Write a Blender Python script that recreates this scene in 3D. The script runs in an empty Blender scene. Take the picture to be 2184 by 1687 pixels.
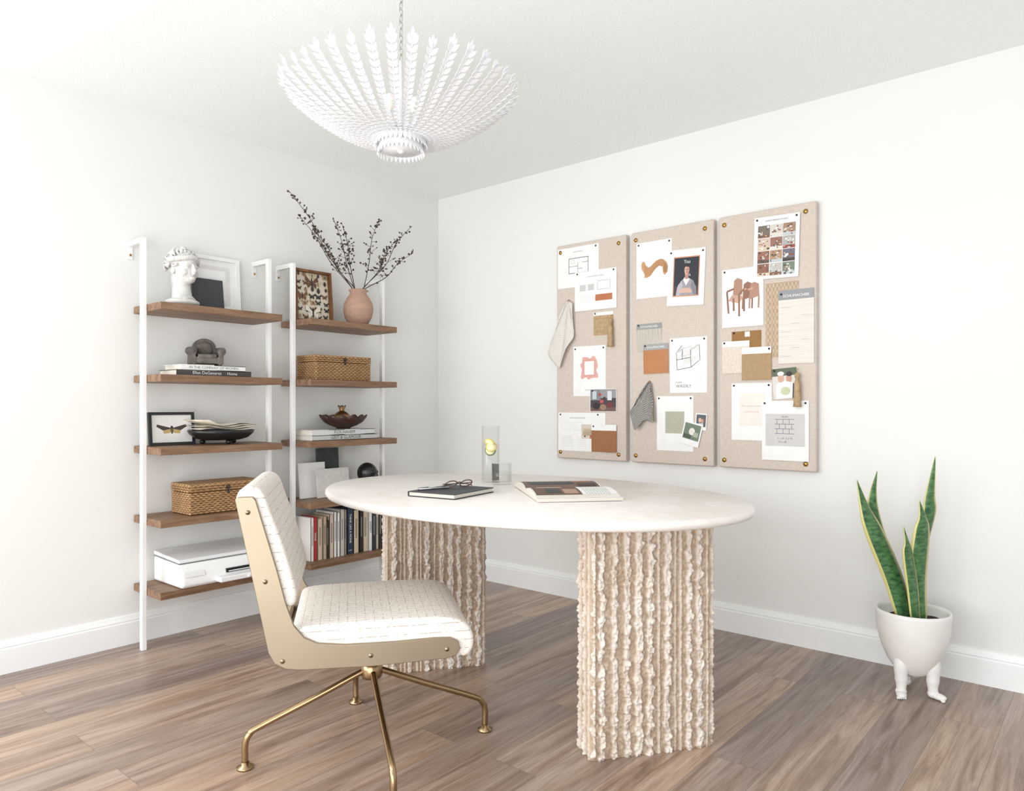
import bpy, bmesh, math, random
from mathutils import Vector, Matrix, noise
random.seed(7)
sc=bpy.context.scene
COL=sc.collection
# ------------------------------------------------------------------ materials
def S(r,g,b):
    f=lambda c:(c/255/12.92) if c/255<=.04045 else ((c/255+.055)/1.055)**2.4
    return (f(r),f(g),f(b),1)
class NT:
    def __init__(s,name):
        s.m=bpy.data.materials.new(name); s.m.use_nodes=True; s.t=s.m.node_tree
        s.b=s.t.nodes['Principled BSDF']
    def n(s,typ,**k):
        x=s.t.nodes.new('ShaderNode'+typ)
        for a,v in k.items():
            setattr(x,a,v)
        return x
    def l(s,a,b): s.t.links.new(a,b)
    def ramp(s,fac,stops):
        r=s.n('ValToRGB'); e=r.color_ramp.elements
        while len(e)<len(stops): e.new(.5)
        for i,(p,c) in enumerate(stops):
            e[i].position=p; e[i].color=c
        s.l(fac,r.inputs[0]); return r.outputs[0]
    def mix(s,fac,a,b,mode='MIX'):
        x=s.n('MixRGB'); x.blend_type=mode
        for i,v in enumerate((fac,a,b)):
            if hasattr(v,'is_linked'): s.l(v,x.inputs[i])
            else: x.inputs[i].default_value=v
        return x.outputs[0]
    def math(s,op,a,b=0.0):
        x=s.n('Math',operation=op)
        for i,v in enumerate((a,b)):
            if hasattr(v,'is_linked'): s.l(v,x.inputs[i])
            else: x.inputs[i].default_value=v
        return x.outputs[0]
    def bump(s,h,strength=.3,dist=.002):
        x=s.n('Bump'); x.inputs['Strength'].default_value=strength; x.inputs['Distance'].default_value=dist
        s.l(h,x.inputs['Height']); s.l(x.outputs[0],s.b.inputs['Normal'])
    def coords(s,scale=(1,1,1)):
        c=s.n('TexCoord'); m=s.n('Mapping'); m.inputs['Scale'].default_value=scale
        s.l(c.outputs['Object'],m.inputs[0]); return m.outputs[0]
    def noise(s,vec,scale,detail=3,rough=.5,dist=0):
        x=s.n('TexNoise'); x.inputs['Scale'].default_value=scale; x.inputs['Detail'].default_value=detail
        x.inputs['Roughness'].default_value=rough; x.inputs['Distortion'].default_value=dist
        s.l(vec,x.inputs['Vector']); return x.outputs['Fac']
def P(name,col,rough=.6,metal=0,var=.06,nscale=20,bump=0,bd=.001,bscale=None,scale=(1,1,1),spec=None):
    t=NT(name); v=t.coords(scale); f=t.noise(v,nscale)
    d=tuple(max(0,c*(1-var)) for c in col[:3])+(1,); u=tuple(min(1,c*(1+var)) for c in col[:3])+(1,)
    t.l(t.ramp(f,[(.3,d),(.7,u)]),t.b.inputs['Base Color'])
    t.b.inputs['Roughness'].default_value=rough; t.b.inputs['Metallic'].default_value=metal
    if spec is not None: t.b.inputs['Specular IOR Level'].default_value=spec
    if bump: t.bump(t.noise(v,bscale or nscale*5),bump,bd)
    return t.m
_c={}
def C(r,g,b,rough=.6):
    k=(r,g,b,rough)
    if k not in _c: _c[k]=P('paint_%d_%d_%d'%(r,g,b),S(r,g,b),rough,var=.03)
    return _c[k]
M_wall=P('wall_paint',S(231,231,228),.75,var=.012,nscale=1.5,bump=.05,bscale=180)
M_ceil=P('ceiling_texture',S(244,248,248),.9,var=.02,nscale=160,bump=.35,bd=.004,bscale=150)
M_trim=P('trim_paint',S(240,241,241),.4,var=.01)
def floor_mat():
    t=NT('wood_plank_floor'); co=t.n('TexCoord'); sp=t.n('SeparateXYZ'); t.l(co.outputs['Object'],sp.inputs[0])
    cb=t.n('CombineXYZ'); t.l(sp.outputs[1],cb.inputs[0]); t.l(sp.outputs[0],cb.inputs[1])
    br=t.n('TexBrick'); br.offset=.37; br.offset_frequency=2; br.squash=1
    br.inputs['Color1'].default_value=(0,0,0,1); br.inputs['Color2'].default_value=(1,1,1,1); br.inputs['Mortar'].default_value=(.5,.5,.5,1)
    br.inputs['Scale'].default_value=1; br.inputs['Mortar Size'].default_value=.0008; br.inputs['Mortar Smooth'].default_value=.1
    br.inputs['Brick Width'].default_value=1.22; br.inputs['Row Height'].default_value=.165
    t.l(cb.outputs[0],br.inputs['Vector'])
    rnd=br.outputs['Color']
    off=t.n('VectorMath',operation='SCALE'); off.inputs['Scale'].default_value=7.3; t.l(rnd,off.inputs[0])
    ad=t.n('VectorMath',operation='ADD'); t.l(cb.outputs[0],ad.inputs[0]); t.l(off.outputs[0],ad.inputs[1])
    mp=t.n('Mapping'); mp.inputs['Scale'].default_value=(.9,12,1); t.l(ad.outputs[0],mp.inputs[0])
    g1=t.noise(mp.outputs[0],1.8,6,.62,1.1)
    mp2=t.n('Mapping'); mp2.inputs['Scale'].default_value=(4,150,1); t.l(ad.outputs[0],mp2.inputs[0])
    g2=t.noise(mp2.outputs[0],2,4,.65)
    mp3=t.n('Mapping'); mp3.inputs['Scale'].default_value=(.8,5,1); t.l(ad.outputs[0],mp3.inputs[0]); g3=t.noise(mp3.outputs[0],1.1,3,.5)
    base=t.ramp(g1,[(.28,S(140,118,102)),(.42,S(173,151,134)),(.55,S(198,179,164)),(.75,S(220,206,195))])
    tint=t.ramp(rnd,[(0,S(208,206,210)),(.5,S(238,233,229)),(1,S(255,247,238))])
    c1=t.mix(1,base,tint,'MULTIPLY'); c1=t.mix(.8,c1,t.ramp(g3,[(.38,S(226,224,230)),(.62,S(255,250,243))]),'MULTIPLY')
    g2c=t.ramp(g2,[(.3,S(208,203,200)),(.65,(1,1,1,1))])
    c2=t.mix(.8,c1,g2c,'MULTIPLY')
    c3=t.mix(br.outputs['Fac'],c2,S(112,94,82))
    t.l(c3,t.b.inputs['Base Color']); t.b.inputs['Roughness'].default_value=.34; t.b.inputs['Specular IOR Level'].default_value=.6
    t.bump(t.math('SUBTRACT',g2,t.math('MULTIPLY',br.outputs['Fac'],2.0)),.12,.002)
    return t.m
M_floor=floor_mat()
def wood_mat(name,a,b,c,ax=(14,1.2,14),rough=.5):
    t=NT(name); v=t.coords(ax); f=t.noise(v,3,6,.6,.6)
    v2=t.coords(tuple(x*6 for x in ax)); f2=t.noise(v2,3,3)
    col=t.ramp(f,[(.3,a),(.5,b),(.72,c)]); col=t.mix(.4,col,t.ramp(f2,[(.35,S(200,190,180)),(.6,(1,1,1,1))]),'MULTIPLY')
    t.l(col,t.b.inputs['Base Color']); t.b.inputs['Roughness'].default_value=rough; t.bump(f2,.15,.001); return t.m
M_shelf=wood_mat('walnut_shelf',S(108,80,60),S(136,105,81),S(160,128,102))
M_white=P('white_metal',S(240,240,240),.35,var=.01)
M_brass=P('aged_gold_brass',S(166,142,108),.27,1,var=.05)
M_gold=P('satin_gold_shell',S(158,145,126),.45,1,var=.04,nscale=6)
M_btn=P('brass_button',S(176,140,80),.3,1)
M_plaster=P('plaster_bust',S(210,209,206),.85,var=.14,nscale=30,bump=.4,bd=.002,bscale=90)
M_stone=P('dark_stone',S(98,92,86),.75,var=.35,nscale=35,bump=.5,bd=.002)
M_pot=P('white_ceramic',S(234,232,228),.45,var=.02)
M_soil=P('soil',S(50,40,34),.95,var=.4,nscale=80,bump=1,bd=.006)
M_terra=P('terracotta',S(180,146,128),.85,var=.12,nscale=18,bump=.7,bd=.003,bscale=60,scale=(1,1,3))
M_twig=P('dark_twig',S(80,68,58),.85,var=.2)
M_black=P('black_lacquer',S(28,28,30),.35)
M_dark=P('charcoal',S(62,64,68),.6)
M_chand=P('white_gesso',S(230,231,234),.55,var=.01)
M_frame=wood_mat('brown_frame',S(84,52,30),S(120,80,48),S(146,102,64),(10,10,3))
M_bowl=wood_mat('mahogany',S(46,26,20),S(66,38,30),S(84,50,40),(6,6,20),.45)
M_page=P('page_edges',S(222,216,204),.8,var=.08,nscale=4,scale=(1,1,220))
def stone_top():
    t=NT('travertine_top'); v=t.coords(); a=t.noise(v,3.2,6,.62,.8); b=t.noise(v,26,4)
    c=t.ramp(a,[(.3,S(228,222,215)),(.5,S(237,232,227)),(.75,S(242,238,235))])
    c=t.mix(.15,c,t.ramp(b,[(.38,S(226,214,204)),(.55,(1,1,1,1))]),'MULTIPLY')
    t.l(c,t.b.inputs['Base Color']); t.b.inputs['Roughness'].default_value=.33; t.bump(b,.08,.001); return t.m
M_top=stone_top()
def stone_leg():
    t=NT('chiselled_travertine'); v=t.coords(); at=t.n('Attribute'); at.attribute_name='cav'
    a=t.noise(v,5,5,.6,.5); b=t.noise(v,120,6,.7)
    c=t.ramp(at.outputs['Fac'],[(.0,S(190,170,150)),(.28,S(214,198,181)),(.6,S(229,218,205)),(1,S(238,231,222))])  # recesses darker by relief depth: stain plus crevice shade painted into the colour
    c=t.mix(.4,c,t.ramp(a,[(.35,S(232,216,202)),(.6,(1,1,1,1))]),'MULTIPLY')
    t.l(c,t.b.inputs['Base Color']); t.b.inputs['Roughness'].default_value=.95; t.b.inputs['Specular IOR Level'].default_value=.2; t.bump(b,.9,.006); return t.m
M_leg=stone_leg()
def linen():
    t=NT('linen_weave'); v=t.coords((300,1,30)); w=t.coords((30,1,300)); a=t.noise(v,1,1); b=t.noise(w,1,1)
    s=t.math('ADD',t.math('MULTIPLY',a,.5),t.math('MULTIPLY',b,.5))
    t.l(t.ramp(s,[(.35,S(199,186,174)),(.65,S(212,201,190))]),t.b.inputs['Base Color']); t.b.inputs['Roughness'].default_value=.9; t.bump(s,.12,.0006); return t.m
M_linen=linen()
def boucle():
    t=NT('tweed_boucle'); co=t.n('TexCoord'); sp=t.n('SeparateXYZ'); t.l(co.outputs['Object'],sp.inputs[0])
    sn=t.n('SeparateXYZ'); t.l(co.outputs['Normal'],sn.inputs[0])
    nz_=t.math('GREATER_THAN',t.math('ABSOLUTE',sn.outputs[2]),.7); ny_=t.math('GREATER_THAN',t.math('ABSOLUTE',sn.outputs[1]),.6)
    def line(ax,freq,th,ns,cut):
        f=t.math('FRACT',t.math('MULTIPLY',ax,freq)); m=t.math('LESS_THAN',f,th)
        nz=t.noise(t.coords(ns),1,2); return t.math('MULTIPLY',m,t.math('GREATER_THAN',nz,cut))
    l1=t.math('MULTIPLY',line(sp.outputs[1],44,.10,(110,60,110),.50),t.math('SUBTRACT',1.0,ny_))
    l2=t.math('MULTIPLY',line(sp.outputs[0],40,.09,(60,110,60),.50),nz_)
    l3=t.math('MULTIPLY',line(sp.outputs[2],40,.09,(60,110,60),.50),t.math('SUBTRACT',1.0,nz_))
    l=t.math('MAXIMUM',l1,t.math('MAXIMUM',l2,l3))
    n=t.noise(t.coords(),220,2); base=t.ramp(n,[(.3,S(216,207,197)),(.6,S(236,230,223))])
    t.l(t.mix(t.math('MULTIPLY',l,.6),base,S(140,115,98)),t.b.inputs['Base Color'])
    t.b.inputs['Roughness'].default_value=.95; t.bump(n,.3,.0018); return t.m
M_boucle=boucle()
def weave(name,a,b,s=(90,90,110),rough=.6,bd=.003,nz=.5):
    t=NT(name); v=t.coords(s); ch=t.n('TexChecker'); ch.inputs['Scale'].default_value=1; t.l(v,ch.inputs[0])
    ch.inputs[1].default_value=a; ch.inputs[2].default_value=b
    n=t.noise(t.coords(),60,3); c=t.mix(nz,ch.outputs[0],t.ramp(n,[(.3,S(170,150,130)),(.7,(1,1,1,1))]),'MULTIPLY')
    t.l(c,t.b.inputs['Base Color']); t.b.inputs['Roughness'].default_value=rough; t.bump(t.math('ADD',ch.outputs[1],n),.5,bd); return t.m
M_rattan=weave('rattan_weave',S(202,164,118),S(150,114,76),(75,75,110),.65,.005,.5)
M_waffle=weave('waffle_cloth',S(230,225,218),S(208,202,194),(160,160,160),nz=.1)
M_check=weave('houndstooth_cloth',S(190,186,178),S(78,76,76),(210,210,210),nz=.1)
M_jute=weave('jute_weave',S(212,186,148),S(178,148,108),(200,200,260))
M_tanw=weave('tan_weave',S(200,180,156),S(176,154,130),(120,120,60),nz=.2)
M_rust=weave('rust_weave',S(176,122,80),S(142,92,58),(190,190,190),nz=.2)
def leafmat():
    t=NT('snake_leaf'); uv=t.n('UVMap'); sp=t.n('SeparateXYZ'); t.l(uv.outputs[0],sp.inputs[0])
    e=t.math('ABSOLUTE',t.math('SUBTRACT',sp.outputs[0],.5)); m=t.math('GREATER_THAN',e,.38)
    n=t.noise(t.coords((25,25,60)),1.5,3); g=t.ramp(n,[(.35,S(40,82,46)),(.65,S(88,132,80))])
    t.l(t.mix(m,g,S(212,204,132)),t.b.inputs['Base Color']); t.b.inputs['Roughness'].default_value=.4; return t.m
M_leaf=leafmat()
def thin_glass(name,col,base):
    t=NT(name); o=t.t.nodes['Material Output']; tr=t.n('BsdfTransparent'); tr.inputs[0].default_value=col
    gs=t.n('BsdfGlossy'); gs.inputs['Roughness'].default_value=.02; lw=t.n('LayerWeight'); lw.inputs['Blend'].default_value=.2
    nz=t.noise(t.coords(),8); f=t.math('ADD',t.math('MULTIPLY',lw.outputs['Facing'],.28),t.math('MULTIPLY',nz,base))
    mx=t.n('MixShader'); t.l(f,mx.inputs[0]); t.l(tr.outputs[0],mx.inputs[1]); t.l(gs.outputs[0],mx.inputs[2]); t.l(mx.outputs[0],o.inputs[0]); return t.m
M_glass=thin_glass('clear_glass',(.992,.995,.993,1),.03); M_water=thin_glass('water',(.985,.992,.988,1),.01)
M_marble_b=P('black_marble',S(38,50,48),.25,var=.5,nscale=14)
M_marble_w=P('white_marble',S(243,242,240),.25,var=.06,nscale=9)
M_grey_st=P('grey_stone',S(212,210,206),.6,var=.1,nscale=45)
W=C(238,238,237)
# ------------------------------------------------------------------ mesh builder
class MB:
    def __init__(s): s.v=[];s.f=[];s.mi=[];s.sm=[];s.ms=[]
    def mid(s,m):
        if m not in s.ms: s.ms.append(m)
        return s.ms.index(m)
    def add(s,vs,fs,m,smooth=False):
        o=len(s.v); s.v+= [tuple(v) for v in vs]; k=s.mid(m)
        for f in fs: s.f.append(tuple(i+o for i in f)); s.mi.append(k); s.sm.append(smooth)
        return o
    def box(s,x0,x1,y0,y1,z0,z1,m,M=None):
        vs=[Vector((x,y,z)) for z in (z0,z1) for y in (y0,y1) for x in (x0,x1)]
        if M: vs=[M@v for v in vs]
        s.add(vs,[(0,2,3,1),(4,5,7,6),(0,1,5,4),(2,6,7,3),(0,4,6,2),(1,3,7,5)],m)
    def tube(s,pts,rad,m,n=10,cap=True,closed=False):
        pts=[Vector(p) for p in pts]; N=len(pts)
        if not hasattr(rad,'__len__'): rad=[rad]*N
        vs=[];prev=None
        for i,p in enumerate(pts):
            if closed: d=pts[(i+1)%N]-pts[i-1]
            else: d=pts[min(i+1,N-1)]-pts[max(i-1,0)]
            d.normalize()
            if prev is None:
                a=Vector((0,0,1)) if abs(d.z)<.9 else Vector((1,0,0)); x=d.cross(a).normalized()
            else: x=(prev-d*prev.dot(d)).normalized()
            prev=x; y=d.cross(x)
            for k in range(n):
                t=2*math.pi*k/n; vs.append(p+(x*math.cos(t)+y*math.sin(t))*rad[i])
        fs=[]
        for i in range(N if closed else N-1):
            for k in range(n):
                j=(i+1)%N; fs.append((i*n+k,i*n+(k+1)%n,j*n+(k+1)%n,j*n+k))
        if cap and not closed: fs.append(tuple(range(n-1,-1,-1))); fs.append(tuple((N-1)*n+k for k in range(n)))
        s.add(vs,fs,m,True)
    def lathe(s,prof,m,n=48,c=(0,0,0),fn=None,smooth=True,sx=1,sy=1):
        vs=[];N=len(prof)
        for i,(r,z) in enumerate(prof):
            for k in range(n):
                t=2*math.pi*k/n; rr,zz=(r,z) if fn is None else fn(r,z,t,i)
                vs.append((c[0]+rr*math.cos(t)*sx,c[1]+rr*math.sin(t)*sy,c[2]+zz))
        fs=[(i*n+k,i*n+(k+1)%n,(i+1)*n+(k+1)%n,(i+1)*n+k) for i in range(N-1) for k in range(n)]
        fs.append(tuple(range(n-1,-1,-1))); fs.append(tuple((N-1)*n+k for k in range(n)))
        s.add(vs,fs,m,smooth)
    def ell(s,c,r,m,M=None,u=16,w=10):
        vs=[];c=Vector(c)
        if not hasattr(r,'__len__'): r=(r,r,r)
        for i in range(w+1):
            ph=math.pi*i/w
            for k in range(u):
                t=2*math.pi*k/u; p=Vector((r[0]*math.sin(ph)*math.cos(t),r[1]*math.sin(ph)*math.sin(t),r[2]*math.cos(ph)))
                if M: p=M@p
                vs.append(c+p)
        s.add(vs,[(i*u+k,(i+1)*u+k,(i+1)*u+(k+1)%u,i*u+(k+1)%u) for i in range(w) for k in range(u)],m,True)
    def prism(s,pts,a0,a1,m,axis='x',smooth=False):
        f={'x':lambda p,a:(a,p[0],p[1]),'y':lambda p,a:(p[0],a,p[1]),'z':lambda p,a:(p[0],p[1],a)}[axis]
        n=len(pts); vs=[f(p,a0) for p in pts]+[f(p,a1) for p in pts]
        s.add(vs,[tuple(range(n)),tuple(range(2*n-1,n-1,-1))]+[(i,i+n,(i+1)%n+n,(i+1)%n) for i in range(n)],m,smooth)
    def cushion(s,prof,y0,y1,m,r=.015):
        n=len(prof)
        ar=sum(prof[i-1][0]*prof[i][1]-prof[i][0]*prof[i-1][1] for i in range(n)); s_=1 if ar>0 else -1
        def ring(y,ins):
            out=[]
            for i,p in enumerate(prof):
                a=prof[i-1]; c=prof[(i+1)%n]; t=Vector((c[0]-a[0],c[1]-a[1])).normalized(); nn=Vector((t.y,-t.x))
                out.append((p[0]-s_*nn.x*ins,y,p[1]-s_*nn.y*ins))
            return out
        st=[(y0+r*(1-math.cos(k*math.pi/12)),r*(1-math.sin(k*math.pi/12))) for k in range(7)]
        ys=st+[(y0+r+(y1-y0-2*r)*k/6,0) for k in range(1,6)]+[(y0+y1-y,i_) for y,i_ in reversed(st)]
        vs=[]
        for y,ins in ys: vs+=ring(y,ins)
        N=len(ys); fs=[(j*n+i,j*n+(i+1)%n,(j+1)*n+(i+1)%n,(j+1)*n+i) for j in range(N-1) for i in range(n)]
        fs+=[tuple(range(n-1,-1,-1)),tuple((N-1)*n+k for k in range(n))]; s.add(vs,fs,m,True)
        s.sm[-1]=False; s.sm[-2]=False
    def poly(s,pts,m): s.add(pts,[tuple(range(len(pts)))],m)
    def text(s,body,size,pos,m,X=(1,0,0),Z=(0,0,1),align='CENTER',squash=1):
        cu=bpy.data.curves.new('t','FONT'); cu.body=body; cu.size=size; cu.align_x=align; cu.align_y='CENTER'; cu.resolution_u=2
        ob=bpy.data.objects.new('t',cu); COL.objects.link(ob); bpy.context.view_layer.update()
        me=ob.to_mesh(); X=Vector(X);Z=Vector(Z);p=Vector(pos)
        s.add([p+X*(v.co.x*squash)+Z*v.co.y for v in me.vertices],[tuple(f.vertices) for f in me.polygons],m)
        ob.to_mesh_clear(); bpy.data.objects.remove(ob); bpy.data.curves.remove(cu)
    def obj(s,name,parent=None,loc=(0,0,0),rot=(0,0,0),label=None,cat=None,group=None,bevel=0,seg=2,recalc=True,kind=None,lim=.6):
        me=bpy.data.meshes.new(name); me.from_pydata(s.v,[],s.f)
        for m in s.ms: me.materials.append(m)
        me.polygons.foreach_set('material_index',s.mi); me.polygons.foreach_set('use_smooth',s.sm)
        if recalc:
            bm=bmesh.new(); bm.from_mesh(me)
            bmesh.ops.recalc_face_normals(bm,faces=bm.faces); bm.to_mesh(me); bm.free()
        ob=bpy.data.objects.new(name,me); COL.objects.link(ob); ob.location=loc; ob.rotation_euler=rot
        if parent: ob.parent=parent
        if bevel:
            b=ob.modifiers.new('b','BEVEL'); b.width=bevel; b.segments=seg; b.limit_method='ANGLE'; b.angle_limit=lim
            me.polygons.foreach_set('use_smooth',[True]*len(me.polygons))
            ob.modifiers.new('w','WEIGHTED_NORMAL')
        tag(ob,label,cat,group,kind); return ob
def tag(ob,label=None,cat=None,group=None,kind=None):
    if label: ob['label']=label
    if cat: ob['category']=cat
    if group: ob['group']=group
    if kind: ob['kind']=kind
def root(name,loc,rot,label,cat,group=None):
    e=bpy.data.objects.new(name,None); e.empty_display_size=.05; COL.objects.link(e); e.location=loc; e.rotation_euler=rot; tag(e,label,cat,group); return e
def bez(ps,n=12):
    ps=[Vector(p) for p in ps]; q=[ps[0]]+ps+[ps[-1]]; out=[]
    for i in range(1,len(q)-2):
        for k in range(n):
            t=k/n; a,b,c,d=q[i-1],q[i],q[i+1],q[i+2]
            out.append(.5*((2*b)+(c-a)*t+(2*a-5*b+4*c-d)*t*t+(3*b-a-3*c+d)*t**3))
    out.append(ps[-1]); return out
def closed(ps,n=4):
    N=len(ps); out=[]; V=[Vector((p[0],p[1])) for p in ps]
    for i in range(N):
        a,b,c,d=V[i-1],V[i],V[(i+1)%N],V[(i+2)%N]
        for k in range(n):
            t=k/n; p=.5*((2*b)+(c-a)*t+(2*a-5*b+4*c-d)*t*t+(3*b-a-3*c+d)*t**3); out.append((p.x,p.y))
    return out
# ------------------------------------------------------------------ room
b=MB(); b.box(-.1,5.2,-5.2,.1,-.1,0,M_floor); b.obj('floor',kind='structure')
b=MB(); b.box(-.1,5.2,-5.2,.1,2.44,2.54,M_ceil); b.obj('ceiling',kind='structure')
b=MB(); b.box(-.1,0,-5.2,.1,0,2.44,M_wall); b.obj('wall_left',kind='structure')
b=MB(); b.box(0,5.2,0,.1,0,2.44,M_wall); b.obj('wall_right',kind='structure')
prof=[(0,0),(-.016,0),(-.016,.098),(-.012,.104),(-.014,.108),(-.009,.120),(-.006,.130),(0,.132)]
b=MB(); b.prism(prof,0,5.2,M_trim,'x'); b.obj('baseboard_right',kind='structure')
b=MB(); b.prism([(-y,z) for y,z in prof],-5.2,0,M_trim,'y'); b.obj('baseboard_left',kind='structure')
# ------------------------------------------------------------------ shelves
TOPS=[1.53,1.217,.898,.583,.272]
def shelf_unit(y0,y1,label):
    r=root('wall_shelf_unit',(0,y0,0),(0,0,0),label,'shelf','white and walnut wall shelf units'); L=y1-y0
    for yy in (-.021,L):
        b=MB(); b.box(.127,.153,yy,yy+.021,0,1.825,M_white); b.obj('post',r,bevel=.002)
        b=MB(); b.box(.0,.127,yy,yy+.021,1.802,1.825,M_white); b.box(0,.005,yy-.001,yy+.022,1.745,1.825,M_white); b.box(.005,.009,yy+.006,yy+.015,1.76,1.77,M_btn); b.obj('wall_bracket',r,bevel=.001)
    for t in TOPS:
        b=MB(); b.box(.012,.285,.001,L-.001,t-.032,t,M_shelf); b.obj('shelf',r,bevel=.002)
shelf_unit(-1.928,-1.335,'white metal ladder shelf with five walnut boards beside near wall')
shelf_unit(-1.175,-.60,'white metal ladder shelf with five walnut boards near room corner')
# ------------------------------------------------------------------ desk
desk=root('oval_desk',(1.72,-1.24,0),(0,0,0),'oval cream stone desk on two rough chiselled slab pedestals','desk')
b=MB(); prof=[(.0,.728),(.97,.728),(.992,.733),(1,.744),(.998,.753),(.988,.76),(.0,.76)]
b.lathe([(max(r,.001),z) for r,z in prof],M_top,128,sx=.872,sy=.602); b.obj('tabletop',desk)
def pedestal(cx,cy,seed):
    w,t,h,rc=.408,.115,.73,.012; pts=[]
    per=2*(w+t)-8*rc+2*math.pi*rc; ns=720
    segs=[('l',(-w/2+rc,-t/2),(1,0),(0,-1),w-2*rc),('a',(w/2-rc,-t/2+rc),-90),('l',(w/2,-t/2+rc),(0,1),(1,0),t-2*rc),('a',(w/2-rc,t/2-rc),0),
          ('l',(w/2-rc,t/2),(-1,0),(0,1),w-2*rc),('a',(-w/2+rc,t/2-rc),90),('l',(-w/2,t/2-rc),(0,-1),(-1,0),t-2*rc),('a',(-w/2+rc,-t/2+rc),180)]
    rnd=random.Random(int(seed*10)); ridges=[]; s=.004; k=0
    while s<per:
        if k%3==0 or rnd.random()<.22: ridges.append((s+.016,rnd.uniform(.013,.019),rnd.uniform(.007,.011),rnd.uniform(.9,1.4))); s+=rnd.uniform(.034,.044)
        else: ridges.append((s+.004,rnd.uniform(.0035,.0055),rnd.uniform(.003,.0065),rnd.uniform(.0,.2))); s+=rnd.uniform(.010,.020)
        k+=1
    for i in range(ns):
        s=per*i/ns; q=s
        for g in segs:
            ln=g[4] if g[0]=='l' else math.pi/2*rc
            if q<=ln:
                if g[0]=='l': p=(g[1][0]+g[2][0]*q,g[1][1]+g[2][1]*q); n=g[3]
                else:
                    an=math.radians(g[2])+q/rc; n=(math.cos(an),math.sin(an)); p=(g[1][0]+n[0]*rc,g[1][1]+n[1]*rc)
                break
            q-=ln
        pts.append((s,p,n))
    nz=320; vs=[];cav=[]
    near=[[r for r in ridges if abs(r[0]-s)<.032] for s,p,n in pts]
    for j in range(nz+1):
        z=h*j/nz
        for i,(s,p,n) in enumerate(pts):
            V=Vector((p[0]*10,p[1]*10,z*10+seed))
            sh2=noise.noise(Vector((s*95,z*140,seed))); sh3=noise.noise(Vector((s*38,z*55,seed+2))); d=0
            for (c_,hw,ht,rf) in near[i]:
                wv=(.0015+.006*rf)*noise.noise(Vector((c_*40,z*(9+22*rf),seed+3)))
                # ragged scallops: sides flare then break off sharply
                ph=(z/.052+c_*37+.9*noise.noise(Vector((c_*20,z*9,seed))))%1.0
                saw=(ph**1.5 if ph<.9 else (1-ph)/.1)
                hwz=hw*(1-.42*rf*(1-saw)+.25*rf*sh3)
                g=1-abs(s-c_-wv)/max(.0015,hwz)
                if g<=0: continue
                # plateau with crisp lip
                g=min(1,g*2.6)
                hh=ht*(1+rf*.35*(saw-.5)+rf*.5*sh3)+rf*.0035*sh2
                d=max(d,g*max(0,hh))
            d+=.0016*noise.noise(V*2.5)+.0028*noise.noise(V*11)+.0018*sh2
            if j<4: d-=.003*abs(noise.noise(Vector((s*50,0,seed))))*2
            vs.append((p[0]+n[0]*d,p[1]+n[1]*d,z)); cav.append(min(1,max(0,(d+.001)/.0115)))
    m=len(pts); fs=[(j*m+k,j*m+(k+1)%m,(j+1)*m+(k+1)%m,(j+1)*m+k) for j in range(nz) for k in range(m)]
    fs+= [tuple(range(m-1,-1,-1)),tuple(nz*m+k for k in range(m))]
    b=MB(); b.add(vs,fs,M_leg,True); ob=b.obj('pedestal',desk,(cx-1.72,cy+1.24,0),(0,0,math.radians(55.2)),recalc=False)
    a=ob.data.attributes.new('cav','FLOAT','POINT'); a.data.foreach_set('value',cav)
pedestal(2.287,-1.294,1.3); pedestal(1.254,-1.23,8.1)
# ------------------------------------------------------------------ chair (local +X forward)
ch=root('swivel_chair',(1.64,-1.87,0),(0,0,math.radians(53)),'cream tweed swivel office chair with gold side shell and brass base','chair')
pan=[(-.370,.825),(-.364,.832),(-.325,.832),(-.317,.822),(-.262,.63),(-.238,.535),(-.217,.475),(-.19,.440),(-.155,.422),(-.08,.413),(.05,.411),(.17,.414),(.215,.412),(.238,.400),(.243,.378),(.232,.360),(.205,.353),(.0,.347),(-.20,.352),(-.24,.358),(-.268,.375),(-.284,.405)]
for sgn in (-1,1):
    y=sgn*.247
    b=MB(); b.prism(pan,y-.006,y+.006,M_gold,'y'); sp=b.obj('side_panel',ch,bevel=.002)
    for (x,z) in ((-.337,.79),(-.292,.6),(-.247,.38),(-.01,.378),(.205,.38)):
        b=MB(); yy=y+sgn*.006
        b.tube([(x,yy,z),(x,yy+sgn*.0015,z)],.0065,M_gold,16); b.tube([(x,yy+sgn*.0015,z),(x,yy+sgn*.0022,z)],.0035,M_brass,6); b.obj('bolt',sp)
seat=closed([(-.215,.41),(-.228,.44),(-.205,.464),(-.1,.470),(.05,.471),(.18,.469),(.245,.457),(.278,.428),(.286,.39),(.276,.360),(.255,.350),(.238,.362),(.2,.388),(.1,.396),(-.12,.396)],5)
b=MB(); b.cushion(seat,-.2405,.2405,M_boucle,.012); b.obj('seat_cushion',ch)
back=closed([(-.368,.80),(-.368,.835),(-.350,.856),(-.320,.857),(-.298,.838),(-.277,.78),(-.248,.70),(-.219,.60),(-.211,.555),(-.218,.530),(-.238,.525),(-.258,.55),(-.298,.66),(-.338,.74)],5)
b=MB(); b.cushion(back,-.2405,.2405,M_boucle,.012); b.obj('backrest_cushion',ch)
b=MB(); b.box(-.262,-.25,-.241,.241,.372,.40,M_gold); b.box(-.25,.2,-.241,.241,.372,.386,M_gold); b.obj('inner_shell',ch,bevel=.002)
b=MB(); b.lathe([(.045,.345),(.045,.372),(.02,.373)],M_brass,32); b.lathe([(.024,.27),(.024,.36)],M_brass,24); b.lathe([(.03,.225),(.034,.235),(.034,.268),(.026,.275)],M_brass,32); b.obj('swivel_column',ch)
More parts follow.
